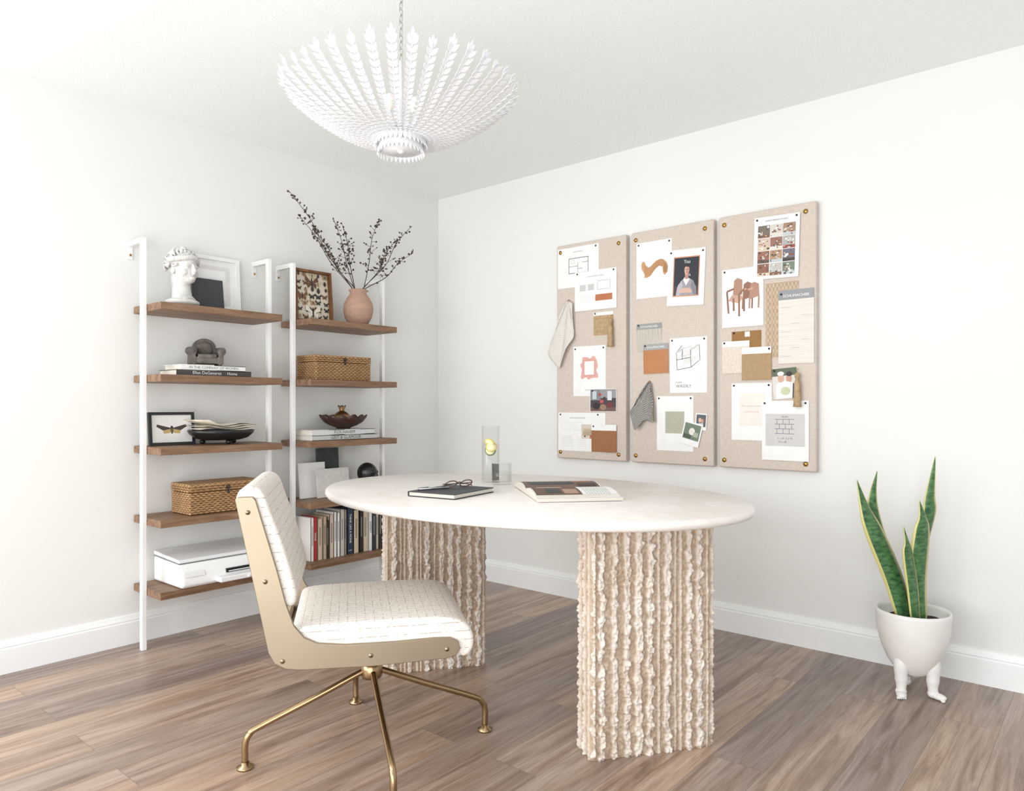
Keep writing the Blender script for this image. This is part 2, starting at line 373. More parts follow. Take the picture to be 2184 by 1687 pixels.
for a in (7,97,187,277):
    A=math.radians(a); cx,sx=math.cos(A),math.sin(A)
    pt=bez([(.0,0,.250),(.03,0,.245),(.17,0,.185),(.335,0,.118),(.362,0,.10),(.374,0,.072),(.374,0,.02)],8)
    b=MB(); b.tube([(p.x*cx,p.x*sx,p.z) for p in pt],.0098,M_brass,14)
    b.lathe([(.024,0),(.025,.006),(.012,.011),(.012,.02)],M_brass,24,(.374*cx,.374*sx,0)); b.obj('leg',ch)
# ------------------------------------------------------------------ chandelier
cl=root('chandelier',(1.766,-1.859,2.44),(0,0,0),'white scalloped leaf bowl chandelier hanging from ceiling chain','chandelier')
path=bez([(.074,0,1.890),(.14,0,1.902),(.20,0,1.925),(.27,0,1.968),(.315,0,2.003),(.340,0,2.026)],8)
def leafq(b,o,d,w,L,W_,up,m=M_chand):
    vs=[o,o+d*L*.3+w*W_*.5+up*.15*L,o+d*L*.65+w*W_*.42+up*.3*L,o+d*L+up*.45*L,o+d*L*.65-w*W_*.42+up*.3*L,o+d*L*.3-w*W_*.5+up*.15*L]
    b.add(vs,[(0,1,2,3),(0,3,4,5)],m)
ns=40; b=MB()
cum=[0]
for i in range(1,len(path)): cum.append(cum[-1]+(path[i]-path[i-1]).length)
def at(s):
    for i in range(1,len(path)):
        if cum[i]>=s:
            t=(s-cum[i-1])/(cum[i]-cum[i-1]); return path[i-1].lerp(path[i],t),(path[i]-path[i-1]).normalized()
    return path[-1],(path[-1]-path[-2]).normalized()
Z0=Vector((0,0,2.44))
for k in range(ns):
    R=Matrix.Rotation(2*math.pi*k/ns,3,'Z'); side=R@Vector((0,1,0)); s=0; jit=random.uniform(-.010,.018)
    b.tube([R@(p-Z0) for p in path[::4]],.0022,M_chand,5)
    Ltot=cum[-1]-jit
    while s<Ltot:
        p,d=at(s); r=p.x; w=2*math.pi*r/ns; o=R@(p-Z0); Dv=R@d; nrm=side.cross(Dv).normalized()
        if nrm.z>0: nrm=-nrm
        L=.014+.040*r
        for sg in (-1,1):
            leafq(b,o,(Dv*.8+side*sg*(.44)).normalized(),(side*.75-Dv*sg*.5).normalized(),L*1.12,min(w*.29+.002,.013),nrm*.7)
        s+=L*.80
    p,d=at(Ltot); o=R@(p-Z0); Dv=R@d
    for sg in (-1,1):
        leafq(b,o,(Dv*.9+side*sg*.42+Vector((0,0,.2))).normalized(),side,.028,.010,Vector((0,0,.2)))
    leafq(b,o,(Dv+Vector((0,0,.35))).normalized(),side,.036+random.uniform(-.006,.006),.012,Vector((0,0,.1)))
ob=b.obj('leaf_shade',cl,recalc=False); md=ob.modifiers.new('s','SOLIDIFY'); md.thickness=.0016
b=MB(); z0=-2.44
for (r,zt,L,n_) in ((.060,1.884,.042,32),(.070,1.900,.036,34)):
    for k in range(n_):
        R=Matrix.Rotation(2*math.pi*(k+.5*(L>.04))/n_,3,'Z'); leafq(b,R@Vector((r,0,zt+z0)),(R@Vector((.12,0,-1))).normalized(),R@Vector((0,1,0)),L,.014,R@Vector((.3,0,0)))
ob=b.obj('leaf_collar',cl,recalc=False); md=ob.modifiers.new('s','SOLIDIFY'); md.thickness=.002
b=MB(); 
for r,z in ((.060,1.890),(.064,1.862),(.072,1.89)): b.tube([(r*math.cos(t*math.pi/24),r*math.sin(t*math.pi/24),z+z0) for t in range(48)],.004,M_chand,8,closed=True)
for k in range(3):
    a=k*2*math.pi/3; b.tube([(0,0,1.92+z0),(.066*math.cos(a),.066*math.sin(a),1.893+z0)],.004,M_chand,6)
b.lathe([(.056,1.856+z0),(.058,1.864+z0),(.03,1.874+z0),(.001,1.878+z0)],M_chand,48,fn=lambda r,z,t,i:(r*(1+.05*math.cos(24*t)),z))
b.tube([(0,0,1.87+z0),(0,0,2.13+z0)],.006,M_chand,10); b.ell((0,0,1.860+z0),(.012,.012,.012),M_chand); b.obj('frame',cl)
for k in range(3):
    a=k*2*math.pi/3+.5; x,y=.045*math.cos(a),.045*math.sin(a)
    b=MB(); b.tube([(x*.2,y*.2,1.93+z0),(x,y,1.935+z0),(x,y,1.965+z0)],.008,M_chand,10); b.ell((x,y,1.99+z0),(.015,.015,.028),C(250,246,236)); b.obj('candle_bulb',cl)
M_chain=P('chain_metal',S(200,198,192),.3,1)
b=MB(); zz=2.13; i=0
while zz<2.425:
    R=Matrix.Rotation(math.pi/2*(i%2),3,'Z')
    b.tube([R@Vector((.006*math.cos(t),0,.013*math.sin(t)))+Vector((0,0,zz+z0+.01)) for t in [k*math.pi/6 for k in range(12)]],.0017,M_chain,6,closed=True)
    zz+=.020; i+=1
b.obj('chain',cl)
b=MB(); b.lathe([(.06,2.44+z0),(.06,2.43+z0),(.05,2.418+z0),(.01,2.414+z0)],M_chand,32); b.obj('ceiling_canopy',cl)
# ------------------------------------------------------------------ pinboards
def pinboard(x0,x1,label):
    w=x1-x0; r=root('pinboard',((x0+x1)/2,0,.787),(0,0,0),label,'pinboard','linen pinboards on the wall')
    b=MB(); b.box(-w/2,w/2,-.04,.0005,0,1.195,M_linen); b.obj('linen_panel',r,bevel=.008,seg=3)
    for x in (-w/2+.028,w/2-.045):
        for z in (.035,1.155):
            b=MB(); b.lathe([(.011,0),(.011,.002),(.007,.006),(.001,.007)],M_btn,20); b.obj('brass_button',r,(x,-.0398,z),(math.pi/2,0,0))
pinboard(1.001,1.455,'beige linen pinboard with floor plans, waffle cloth and swatches')
pinboard(1.486,1.943,'beige linen pinboard with chair prints and checked cloth')
pinboard(1.969,2.420,'beige linen pinboard with photo collage and fabric swatches')
M_pin=P('dark_pin',S(60,56,52),.4,.6)
class D:
    def __init__(s,b,w,h): s.b=b;s.w=w;s.h=h;s.k=0
    def y(s): s.k+=1; return -.0007-.000012*s.k
    def rect(s,u0,v0,u1,v1,m):
        y=s.y(); f=lambda u,v:((u-.5)*s.w,y,(v-.5)*s.h); s.b.poly([f(u0,v0),f(u1,v0),f(u1,v1),f(u0,v1)],m)
    def poly(s,ps,m):
        y=s.y(); s.b.poly([((u-.5)*s.w,y,(v-.5)*s.h) for u,v in ps],m)
    def oval(s,u,v,ru,rv,m,n=18): s.poly([(u+ru*math.cos(2*math.pi*k/n),v+rv*math.sin(2*math.pi*k/n)) for k in range(n)],m)
    def line(s,u0,v0,u1,v1,t,m):
        a=Vector(((u0-.5)*s.w,(v0-.5)*s.h)); c=Vector(((u1-.5)*s.w,(v1-.5)*s.h)); d=(c-a); n=Vector((-d.y,d.x)).normalized()*t/2; y=s.y()
        s.b.poly([(p.x,y,p.y) for p in (a-n,c-n,c+n,a+n)],m)
    def path(s,ps,t,m):
        for p,q in zip(ps,ps[1:]): s.line(*p,*q,t,m)
    def text(s,tx,u,v,size,m,squash=1): s.b.text(tx,size,((u-.5)*s.w,s.y(),(v-.5)*s.h),m,squash=squash)
def paper(name,label,cat,x0,x1,z0,z1,layer,draw=None,rot=0,mat=None,pins=((.08,.95),),group='papers pinned on the linen boards'):
    w=x1-x0;h=z1-z0;b=MB(); b.box(-w/2,w/2,-.0006,.0006,-h/2,h/2,mat or W)
    if draw: draw(D(b,w,h))
    ob=b.obj(name,None,((x0+x1)/2,-.0410-.0026*layer,(z0+z1)/2),(0,math.radians(rot),0),label,cat,group,recalc=False)
    for u,v in pins:
        q=MB(); q.lathe([(.0045,0),(.005,.001),(.003,.003),(.001,.0035)],M_pin,12); q.obj('pin',ob,((u-.5)*w,-.0008,(v-.5)*h),(math.pi/2,0,0))
    return ob
G=C(120,120,122);K=C(50,50,52);LG=C(200,200,199)
SW='fabric swatches on the linen boards'
def d_plan(d):
    d.path([(.28,.35),(.28,.72),(.75,.72),(.75,.35),(.28,.35)],.003,K); d.line(.28,.52,.5,.52,.002,K); d.line(.5,.35,.5,.6,.002,K); d.line(.6,.6,.75,.6,.002,K); d.line(.5,.45,.62,.45,.002,K)
    d.path([(.34,.6),(.42,.6),(.42,.68),(.34,.68),(.34,.6)],.001,G)
    for i in range(3): d.rect(.62,.12+.03*i,.88,.126+.03*i,LG)
    d.text('FLOOR PLAN',.5,.88,.010,G)
paper('floor_plan_print','white paper with small black floor plan','paper',1.011,1.285,1.739,1.961,0,d_plan,0,pins=((.06,.95),(.93,.95)))
def d_p2(d):
    for i in range(2): d.rect(.12+.2*i,.5,.27+.2*i,.66,LG)
    d.rect(.5,.22,.9,.38,C(184,112,74)); d.text('LAWN DESIGN STUDIO',.5,.85,.010,G)
    for i in range(4): d.rect(.12,.38-.05*i,.4,.385-.05*i,LG)
    d.path([(.55,.5),(.55,.72),(.85,.72),(.85,.5),(.55,.5)],.0015,G)
paper('design_sheet','white design sheet with rust colour sample','paper',1.130,1.400,1.602,1.817,1,d_p2,0,pins=((.06,.95),(.93,.95)))
paper('jute_swatch','frayed jute fabric swatch under white label','swatch',1.252,1.377,1.462,1.586,0,lambda d:(d.rect(0,.86,1,1,W),[d.line(.03,.15+.2*i,.97,.12+.2*i,.003,C(172,140,96)) for i in range(4)]),0,M_jute,group=SW)
def tassel(x,z0,z1):
    b=MB(); b.lathe([(.005,z1-z0),(.010,z1-z0-.008),(.010,z1-z0-.022),(.006,z1-z0-.028),(.012,z1-z0-.05),(.014,.02),(.016,.0)],M_jute,30,fn=lambda r,z,t,i:(r*(1+.12*math.cos(10*t)),z))
    b.tube([(0,0,z1-z0),(0,.012,z1-z0+.02)],.0015,M_jute,6)
    b.obj('jute_tassel',None,(x,-.0615,z0),(0,0,0),'beige jute tassel hanging on linen pinboard','tassel','jute tassels')
tassel(1.372,1.395,1.545)
def d_pink(d):
    pk=C(222,168,158); ps=[];n=36
    for k in range(n):
        a=2*math.pi*k/n; r=1+.10*math.sin(7*a)+.05*math.cos(11*a); c,s=math.cos(a),math.sin(a); q=max(abs(c),abs(s)); ps.append((.5+.26*c/q*r*.95,.56+.21*s/q*r))
    d.poly(ps,pk); d.rect(.33,.41,.67,.71,C(236,192,182)); d.rect(.36,.43,.64,.69,W)
    d.path([(.33,.41),(.67,.41),(.67,.71),(.33,.71),(.33,.41)],.0016,C(150,90,84)); d.text('WAVE PRINT',.5,.12,.010,G)
paper('pink_frame_print','white paper with pink ruffled mirror picture','print',1.118,1.330,1.134,1.408,0,d_pink,0,pins=((.06,.95),(.93,.95)))
def d_dark(d):
    d.rect(.02,.02,.98,.98,C(72,62,66)); d.rect(.02,.5,.4,.98,C(128,132,138)); d.rect(.4,.6,.98,.98,C(150,148,150)); d.rect(.1,.55,.25,.9,C(200,204,206)); d.rect(.66,.5,.82,.9,C(214,218,222)); d.rect(.02,.02,.98,.2,C(110,84,76))
    for (u,v,r,c) in ((.45,.45,.07,(196,80,84)),(.75,.3,.12,(110,52,54)),(.25,.25,.14,(44,38,42)),(.5,.2,.12,(150,120,100)),(.55,.6,.05,(60,50,50)),(.38,.75,.06,(170,70,70))): d.oval(u,v,r,r*1.1,C(*c))
paper('interior_photograph','dark interior photograph with red lamp','photograph',1.230,1.400,1.049,1.172,1,d_dark,0,pins=((.1,.92),))
def d_p4(d):
    d.text('LAWN DESIGN STUDIO',.42,.86,.010,G)
    for i in range(2): d.path([(.08+.25*i,.55),(.28+.25*i,.55),(.28+.25*i,.75),(.08+.25*i,.75),(.08+.25*i,.55)],.001,LG)
    for i in range(6): d.rect(.08,.38-.05*i,.32,.386-.05*i,LG); d.rect(.4,.38-.05*i,.6,.386-.05*i,LG)
paper('concept_sheet','white concept sheet with fine grey text','paper',1.014,1.327,.831,1.043,0,d_p4,0,pins=((.05,.95),(.85,.95)))
paper('sofa_photograph','small photograph of a beige sofa','photograph',1.174,1.267,.902,.979,1,lambda d:(d.rect(0,0,1,1,C(210,200,186)),d.rect(.1,.2,.9,.5,C(178,160,132)),d.rect(.6,.0,1,.25,C(176,98,74)),d.rect(.15,.5,.85,.68,C(190,174,148)),d.rect(.2,.1,.3,.2,K)),0,pins=())
paper('rust_swatch','rust brown woven swatch with white label','swatch',1.242,1.400,.832,.980,2,lambda d:d.rect(0,.78,1,1,W),0,M_rust,pins=((.08,.93),),group=SW)
def d_chaise(d):
    wd=C(200,154,108); dk=C(150,104,66)
    top=[(.14,.60),(.17,.66),(.22,.655),(.27,.58),(.34,.54),(.42,.555),(.50,.61),(.58,.65),(.68,.665),(.78,.65),(.86,.60),(.90,.52),(.88,.42)]
    bot=[(.80,.37),(.76,.42),(.74,.52),(.66,.55),(.56,.52),(.48,.45),(.40,.385),(.30,.36),(.22,.37),(.24,.42),(.19,.48),(.15,.53)]
    d.poly(top+bot,wd)
    for i in range(9):
        f=i/9; d.path([(a[0]*(1-f)+c[0]*f,a[1]*(1-f)+c[1]*f) for a,c in ((top[2],bot[9]),(top[4],bot[7]),(top[5],bot[6]),(top[6],bot[5]),(top[8],bot[3]),(top[9],bot[2]))],.0012,dk)
    for i in range(8): d.line(.77+.015*i,.62-.008*i,.78+.012*i,.42,.0012,dk)
paper('chaise_print','white print with curved slatted wood chaise','print',1.519,1.721,1.634,1.922,0,d_chaise,0,pins=((.06,.96),(.93,.96)))
def d_you(d):
    d.rect(.15,.16,.86,.87,C(206,142,108)); d.rect(.175,.18,.835,.85,C(42,46,54)); d.rect(.175,.18,.835,.34,C(70,66,66))
    d.poly([(.24,.18),(.80,.18),(.78,.32),(.70,.43),(.60,.48),(.45,.48),(.36,.43),(.27,.32)],C(160,156,164))
    d.poly([(.24,.18),(.34,.18),(.42,.36),(.38,.44),(.29,.36)],C(186,184,190)); d.poly([(.80,.18),(.72,.18),(.64,.34),(.66,.44),(.76,.36)],C(130,128,138))
    for i in range(8): d.line(.28+.065*i,.19,.37+.04*i,.43,.0009,C(116,112,122))
    d.poly([(.34,.23),(.66,.22),(.68,.27),(.58,.31),(.42,.31),(.33,.27)],C(208,172,156)); d.poly([(.43,.46),(.51,.35),(.60,.46),(.56,.5),(.46,.5)],C(232,228,224))
    d.poly([(.475,.47),(.565,.47),(.57,.58),(.47,.58)],C(178,136,118)); d.oval(.52,.625,.068,.088,C(204,164,146)); d.oval(.545,.62,.038,.075,C(186,144,126)); d.poly([(.445,.65),(.45,.72),(.50,.745),(.56,.74),(.60,.70),(.595,.64),(.58,.68),(.48,.69)],C(48,38,36))
    for u in (.495,.55): d.oval(u,.64,.013,.006,C(50,42,42),8)
    d.line(.523,.635,.521,.612,.001,C(160,118,102)); d.line(.50,.587,.545,.587,.0016,C(150,84,78))
    d.text('You',.52,.775,.026,W,.8); d.text('it',.60,.54,.020,W,.8)
paper('portrait_poster','portrait poster of person in grey jacket lettered You','poster',1.700,1.899,1.577,1.855,1,d_you,2.5,pins=((.07,.95),(.93,.95)))
M_str=P('striped_linen',S(194,187,176),.9,var=.22,nscale=1,scale=(300,1,8))
def d_sch(d,s=.015): d.rect(0,.8,1,1,C(150,151,150)); d.text('SCHUMACHER',.5,.89,s,W)
paper('striped_swatch','grey striped linen swatch with lettered grey header','swatch',1.519,1.666,1.357,1.503,0,d_sch,0,M_str,group=SW)
paper('leather_swatch','cognac leather swatch with lettered grey header','swatch',1.561,1.703,1.245,1.396,1,lambda d:(d.rect(0,.8,1,1,C(160,160,160)),d.text('SCHUMACHER',.5,.89,.015,W)),-1,P('cognac_leather',S(182,122,76),.5,bump=.2),group=SW)
def d_was(d):
    d.poly([(.34,.52),(.66,.56),(.74,.66),(.42,.64)],C(222,220,218)); d.poly([(.32,.66),(.58,.69),(.6,.83),(.35,.81)],C(228,226,224))
    for p in ([(.2,.42),(.18,.74),(.34,.86)],[(.2,.42),(.58,.46),(.80,.58)],[(.58,.46),(.56,.78),(.80,.86),(.82,.58)],[(.18,.74),(.26,.745)],[(.18,.6),(.56,.64)],[(.35,.81),(.34,.6)]): d.path(p,.0026,K)
    d.path([(.32,.66),(.58,.69),(.6,.83),(.35,.81),(.32,.66)],.0012,G); d.poly([(.17,.735),(.29,.745),(.36,.80),(.25,.79)],C(200,198,196)); d.poly([(.55,.775),(.66,.785),(.83,.87),(.72,.86)],C(200,198,196))
    d.text('WASSILY',.38,.12,.021,C(90,90,92)); d.text('CHAIR',.25,.19,.012,G)
    for i in range(8): d.rect(.68,.07+.035*i,.88,.074+.035*i,LG)
paper('tubular_chair_print','white print of tubular steel chair lettered WASSILY','print',1.711,1.909,1.145,1.418,0,d_was,0,pins=((.06,.96),(.93,.96)))
paper('green_colour_sheet','white sheet with sage green colour square','paper',1.637,1.838,.855,1.129,0,lambda d:(d.rect(.24,.32,.76,.72,C(176,176,158)),d.text('sage',.5,.52,.010,C(196,196,182))),0,pins=((.06,.96),(.93,.96)))
paper('instant_photograph','white bordered instant photograph of garden','photograph',1.780,1.880,.885,1.00,2,lambda d:(d.rect(.07,.25,.93,.93,C(110,126,106)),d.oval(.5,.6,.16,.16,C(228,224,216)),d.rect(.1,.28,.5,.45,C(72,88,68)),d.rect(.6,.4,.85,.6,C(170,176,160))),14,pins=())
paper('instant_photograph','small white bordered instant photograph of couple','photograph',1.850,1.909,.962,1.043,1,lambda d:(d.rect(.08,.2,.92,.93,C(90,94,100)),d.oval(.4,.6,.14,.14,C(212,176,156)),d.oval(.62,.55,.12,.13,C(196,150,130)),d.rect(.3,.22,.7,.42,C(200,200,204))),4,pins=())
def d_coll(d):
    cs=[(140,100,82),(188,186,180),(120,130,112),(150,104,88),(176,140,110),(110,108,120),(206,186,168),(150,110,96),(170,168,166),(120,108,96),(210,202,192),(160,132,108)]
    cs2=[(70,60,58),(220,214,206),(80,88,80),(210,190,166),(128,92,72),(190,196,200),(150,74,62),(236,232,226),(96,80,70)]
    random.seed(3); k=0
    for r in range(4):
        for c in range(3):
            u=.09+.28*c; v=.05+.205*r; a=cs[k%12]; d.rect(u,v,u+.265,v+.195,C(*a)); d.rect(u,v,u+.265,v+.05,C(*random.choice(cs2)))
            for q in range(13):
                x=u+random.uniform(.0,.21);y=v+random.uniform(.0,.16); d.rect(x,y,x+random.uniform(.02,.055),y+random.uniform(.01,.035),C(*random.choice(cs2)))
            k+=1
    d.text('LAWN DESIGN STUDIO',.5,.93,.010,G)
paper('photo_collage_print','white print with grid of interior photographs','print',2.143,2.349,1.660,1.944,2,d_coll,1.5,pins=((.06,.96),(.93,.96)))
paper('woven_tan_swatch','tall woven tan grasscloth swatch','swatch',2.196,2.345,1.300,1.640,0,lambda d:[d.rect(.02+.14*i,.0,.06+.14*i,.9,C(190,166,138)) for i in range(7)],0,M_tanw,pins=(),group=SW)
def d_red(d):
    a=C(174,134,114);b_=C(144,104,86);c=C(198,160,140)
    for (ox,s,m) in ((.50,.8,b_),(.66,.78,a)):
        d.poly([(ox,.45),(ox+.04*s,.8*s+.08),(ox+.15*s,.85*s+.08),(ox+.3*s,.8*s+.08),(ox+.32*s,.5)],m)
        for q in (.02,.30): d.line(ox+q*s,.5,ox+q*s-.01,.3,.008,m)
        d.path([(ox-.03,.62),(ox+.12*s,.64)],.008,c)
    d.poly([(.26,.5),(.30,.80),(.38,.84),(.50,.80),(.50,.55)],a); d.poly([(.14,.46),(.42,.40),(.54,.52),(.26,.56)],c)
    for p in ([(.12,.62),(.16,.24)],[(.12,.62),(.30,.66)],[(.42,.56),(.42,.18)],[(.42,.56),(.54,.64)],[(.28,.5),(.29,.28)],[(.54,.6),(.54,.26)]): d.path(p,.009,b_)
paper('armchairs_print','white print of three brown wood armchairs','print',1.988,2.187,1.451,1.726,1,d_red,0,pins=((.06,.96),(.93,.96)))
M_slub=P('slubby_ivory',S(224,219,211),.9,var=.10,nscale=1,scale=(3,1,160))
paper('ivory_slub_swatch','large ivory slub swatch with lettered grey header','swatch',2.256,2.412,1.270,1.600,1,lambda d:(d.rect(0,.87,1,1,C(146,149,151)),d.text('SCHUMACHER',.5,.92,.0175,W),[d.rect(.05+.3*(i%3),.1+.11*i,.35+.25*(i%3),.105+.11*i,C(176,168,156)) for i in range(7)]),0,M_slub,group=SW)
M_vel=P('ochre_velvet',S(150,110,62),.7,var=.1)
paper('ochre_velvet_swatch','ochre brown velvet swatch','swatch',2.034,2.176,1.281,1.430,0,lambda d:d.rect(.45,.82,.62,.98,W),0,M_vel,group=SW)
M_bcl=P('ivory_boucle',S(222,210,198),.9,var=.12,nscale=120,bump=.5)
paper('ivory_boucle_swatch','speckled ivory swatch with white header','swatch',1.988,2.121,1.234,1.385,1,lambda d:d.rect(0,.83,1,1,W),0,M_bcl,group=SW)
paper('camel_swatch','camel brown swatch with white header','swatch',2.085,2.224,1.200,1.352,2,lambda d:d.rect(0,.8,1,1,W),0,P('camel_felt',S(172,144,110),.85,var=.08,nscale=60),pins=((.93,.93),),group=SW)
def d_coup(d):
    d.rect(0,0,1,1,C(216,212,206)); d.rect(0,.75,1,1,C(90,100,80)); d.oval(.35,.68,.13,.15,C(206,166,146)); d.oval(.68,.66,.12,.15,C(196,150,128)); d.poly([(.1,0),(.9,0),(.85,.5),(.5,.58),(.15,.5)],C(240,238,236)); d.oval(.5,.25,.2,.14,C(196,200,166)); d.oval(.35,.83,.14,.07,C(238,238,236)); d.oval(.7,.8,.13,.08,C(50,44,42)); d.poly([(.76,0),(1,0),(1,.4),(.82,.5)],C(70,70,78))
paper('couple_photograph','photograph of couple in white with bouquet','photograph',2.230,2.340,1.113,1.25,1,d_coup,-4,pins=((.1,.94),))
tassel(2.345,1.075,1.228)
paper('note_sheet','white sheet with beige square and handwriting','paper',2.034,2.224,.920,1.186,0,lambda d:(d.rect(.2,.25,.85,.82,C(232,227,219)),d.text('You must not ever',.5,.6,.012,C(206,160,140)),d.text('stop dreaming',.5,.5,.012,C(206,160,140))),0,pins=((.06,.96),(.93,.96)))
def d_pl2(d):
    d.rect(.08,.24,.92,.78,C(204,201,200)); bl=C(90,92,110)
    for r in range(3):
        d.line(.28,.45+.08*r,.7,.45+.08*r,.002,bl)
        for c in range(3): d.line(.33+.13*c+.05*(r%2),.45+.08*r,.33+.13*c+.05*(r%2),.53+.08*r,.002,bl)
    d.line(.28,.69,.7,.69,.002,bl); d.text('PLAN',.5,.73,.012,bl); d.text('5 x 36  2 x 45',.5,.37,.012,bl); d.text('30 x 48',.45,.31,.012,bl)
paper('tile_plan_sketch','white sheet with grey photo of hand drawn grid','paper',2.180,2.390,.833,1.103,1,d_pl2,0,pins=((.06,.96),(.93,.96)))
def cloth(name,label,m,top,hem,fold):
    b=MB(); nu,nv=36,30; vs=[]
    hm=[Vector(h) for h in hem]; 
    ln=[0]
    for i in range(1,len(hm)): ln.append(ln[-1]+(hm[i]-hm[i-1]).length)
    def H(u):
        s=u*ln[-1]
        for i in range(1,len(hm)):
            if s<=ln[i]+1e-9: return hm[i-1].lerp(hm[i],(s-ln[i-1])/(ln[i]-ln[i-1]))
        return hm[-1]
    T=Vector(top)
    for j in range(nv+1):
        v=j/nv
        for i in range(nu+1):
            u=i/nu; p=T.lerp(H(u),v); e=.010*math.sin(math.pi*v)*(u-.5)*-1
            y=-.0415-(.002+.016*math.sin(math.pi*u)*v)-.014*abs(math.sin(u*fold+.6*v))*min(1,v*2.5)
            vs.append((p.x+e*.6,y,p.y))
    fs=[(j*(nu+1)+i,j*(nu+1)+i+1,(j+1)*(nu+1)+i+1,(j+1)*(nu+1)+i) for j in range(nv) for i in range(nu)]
    b.add([Vector(v)-Vector((T.x,-.0415,T.y)) for v in vs],fs,m,True); ob=b.obj(name,None,(T.x,-.0415,T.y),(0,0,0),label,'cloth','cloth samples hanging on the boards',recalc=False)
    md=ob.modifiers.new('s','SOLIDIFY'); md.thickness=.002
    q=MB(); q.lathe([(.006,0),(.007,.002),(.003,.006)],M_btn,14); q.obj('pin',ob,(0,-.004,-.006),(math.pi/2,0,0))
cloth('waffle_cloth','cream waffle cloth hanging from pinboard corner',M_waffle,(1.089,1.672),[(1.062,1.65),(.982,1.45),(.964,1.37),(1.035,1.285),(1.09,1.40),(1.134,1.455),(1.122,1.65)],11)
cloth('checked_cloth','black and cream checked cloth pinned on board',M_check,(1.597,1.208),[(1.585,1.195),(1.492,1.05),(1.528,.952),(1.575,1.01),(1.635,.995),(1.612,1.195)],10)
# ------------------------------------------------------------------ plant
px,py=2.843,-.266; R_=Vector((.763,.646,0)); F_=Vector((-.646,.763,0))
pot=root('footed_planter',(px,py,0),(0,0,math.radians(40.25)),'white ceramic planter standing on three human shaped legs','planter')
b=MB(); b.lathe([(.002,.062),(.030,.066),(.060,.085),(.088,.125),(.110,.18),(.124,.24),(.128,.30),(.127,.312),(.121,.312),(.117,.30),(.111,.268),(.002,.266)],M_pot,56); b.obj('bowl',pot)
b=MB(); b.lathe([(.111,.27),(.08,.278),(.03,.282),(.002,.283)],M_soil,40,fn=lambda r,z,t,i:(r,z+.004*math.sin(5*t+i))); b.obj('soil',pot)
for (x,y,ang) in ((-.074,-.040,-115),(.050,-.066,-60),(.01,.08,90)):
    A=math.radians(ang); dx,dy=math.cos(A),math.sin(A); b=MB()
    pts=bez([(x*.80,y*.80,.16),(x*.84,y*.84,.12),(x*.86,y*.86,.085),(x*.84,y*.84,.05),(x*.86,y*.86,.014)],6); N=len(pts)
    rad=[.024+.006*math.sin(math.pi*min(1,i/N*1.8))*(i<N*.56)-.008*(i/N)**.7+.004*math.exp(-((i/N-.62)/.12)**2) for i in range(N)]
    b.tube(pts,rad,M_pot,16)
    fx,fy=x*.86,y*.86; Mr=Matrix.Rotation(A,3,'Z')
    b.ell((fx,fy,.017),(.020,.018,.017),M_pot); b.ell((fx+dx*.020,fy+dy*.020,.012),(.028,.018,.012),M_pot,Mr)
    for k in range(5):
        o=Mr@Vector((.042-.0022*k,-.013+.0065*k,0)); b.ell((fx+o.x,fy+o.y,.006),(.009-.0006*k,.0044-.0003*k,.0058),M_pot,Mr,10,6)
    b.obj('leg',pot)
sp=root('snake_plant',(px,py,.275),(0,0,0),'snake plant with tall green yellow edged leaves in planter','plant')
def sleaf(ctl,w,tw):
    b=MB(); pts=bez(ctl,12); N=len(pts); vs=[];uv=[]
    for i,p in enumerate(pts):
        t=i/(N-1); ww=w*(.38+.62*math.sin(math.pi*min(1,t*.85+.12)))*(1-t**4)+.0004
        an=tw[0]+(tw[1]-tw[0])*t; sd=R_*math.cos(an)+F_*math.sin(an); nn=Vector((-sd.y,sd.x,0))
        for k in range(5):
            q=k/4-.5; P_=p+sd*ww*q*2+nn*(.25*ww*(4*q*q)); vs.append(P_); uv.append((k/4,t))
    fs=[(i*5+k,i*5+k+1,(i+1)*5+k+1,(i+1)*5+k) for i in range(N-1) for k in range(4)]
    b.add(vs,fs,M_leaf,True); ob=b.obj('leaf',sp,recalc=False); ul=ob.data.uv_layers.new(name='UVMap')
    for L in ob.data.loops: ul.data[L.index].uv=uv[L.vertex_index]
    md=ob.modifiers.new('s','SOLIDIFY'); md.thickness=.003
def LP(r,f,z): v=R_*r+F_*f; return (v.x,v.y,z-.275)
sleaf([LP(-.03,-.01,.27),LP(-.072,-.01,.43),LP(-.136,.0,.60),LP(-.172,.005,.69),LP(-.206,.01,.80)],.048,(.1,.5))
sleaf([LP(-.015,.03,.27),LP(-.055,.03,.45),LP(-.125,.03,.66),LP(-.135,.03,.74),LP(-.120,.03,.832)],.026,(.9,-.4))
sleaf([LP(.020,.01,.27),LP(.030,.01,.46),LP(.070,.01,.66),LP(.072,.01,.74),LP(.09,.01,.889)],.032,(.9,-.5))
sleaf([LP(.012,-.03,.27),LP(.010,-.02,.42),LP(.028,-.02,.60),LP(.030,-.02,.66),LP(.014,-.02,.726)],.040,(-.1,.6))
sleaf([LP(-.008,-.04,.27),LP(-.018,-.04,.40),LP(-.035,-.04,.53),LP(-.040,-.04,.57),LP(-.056,-.04,.630)],.030,(.2,.7))
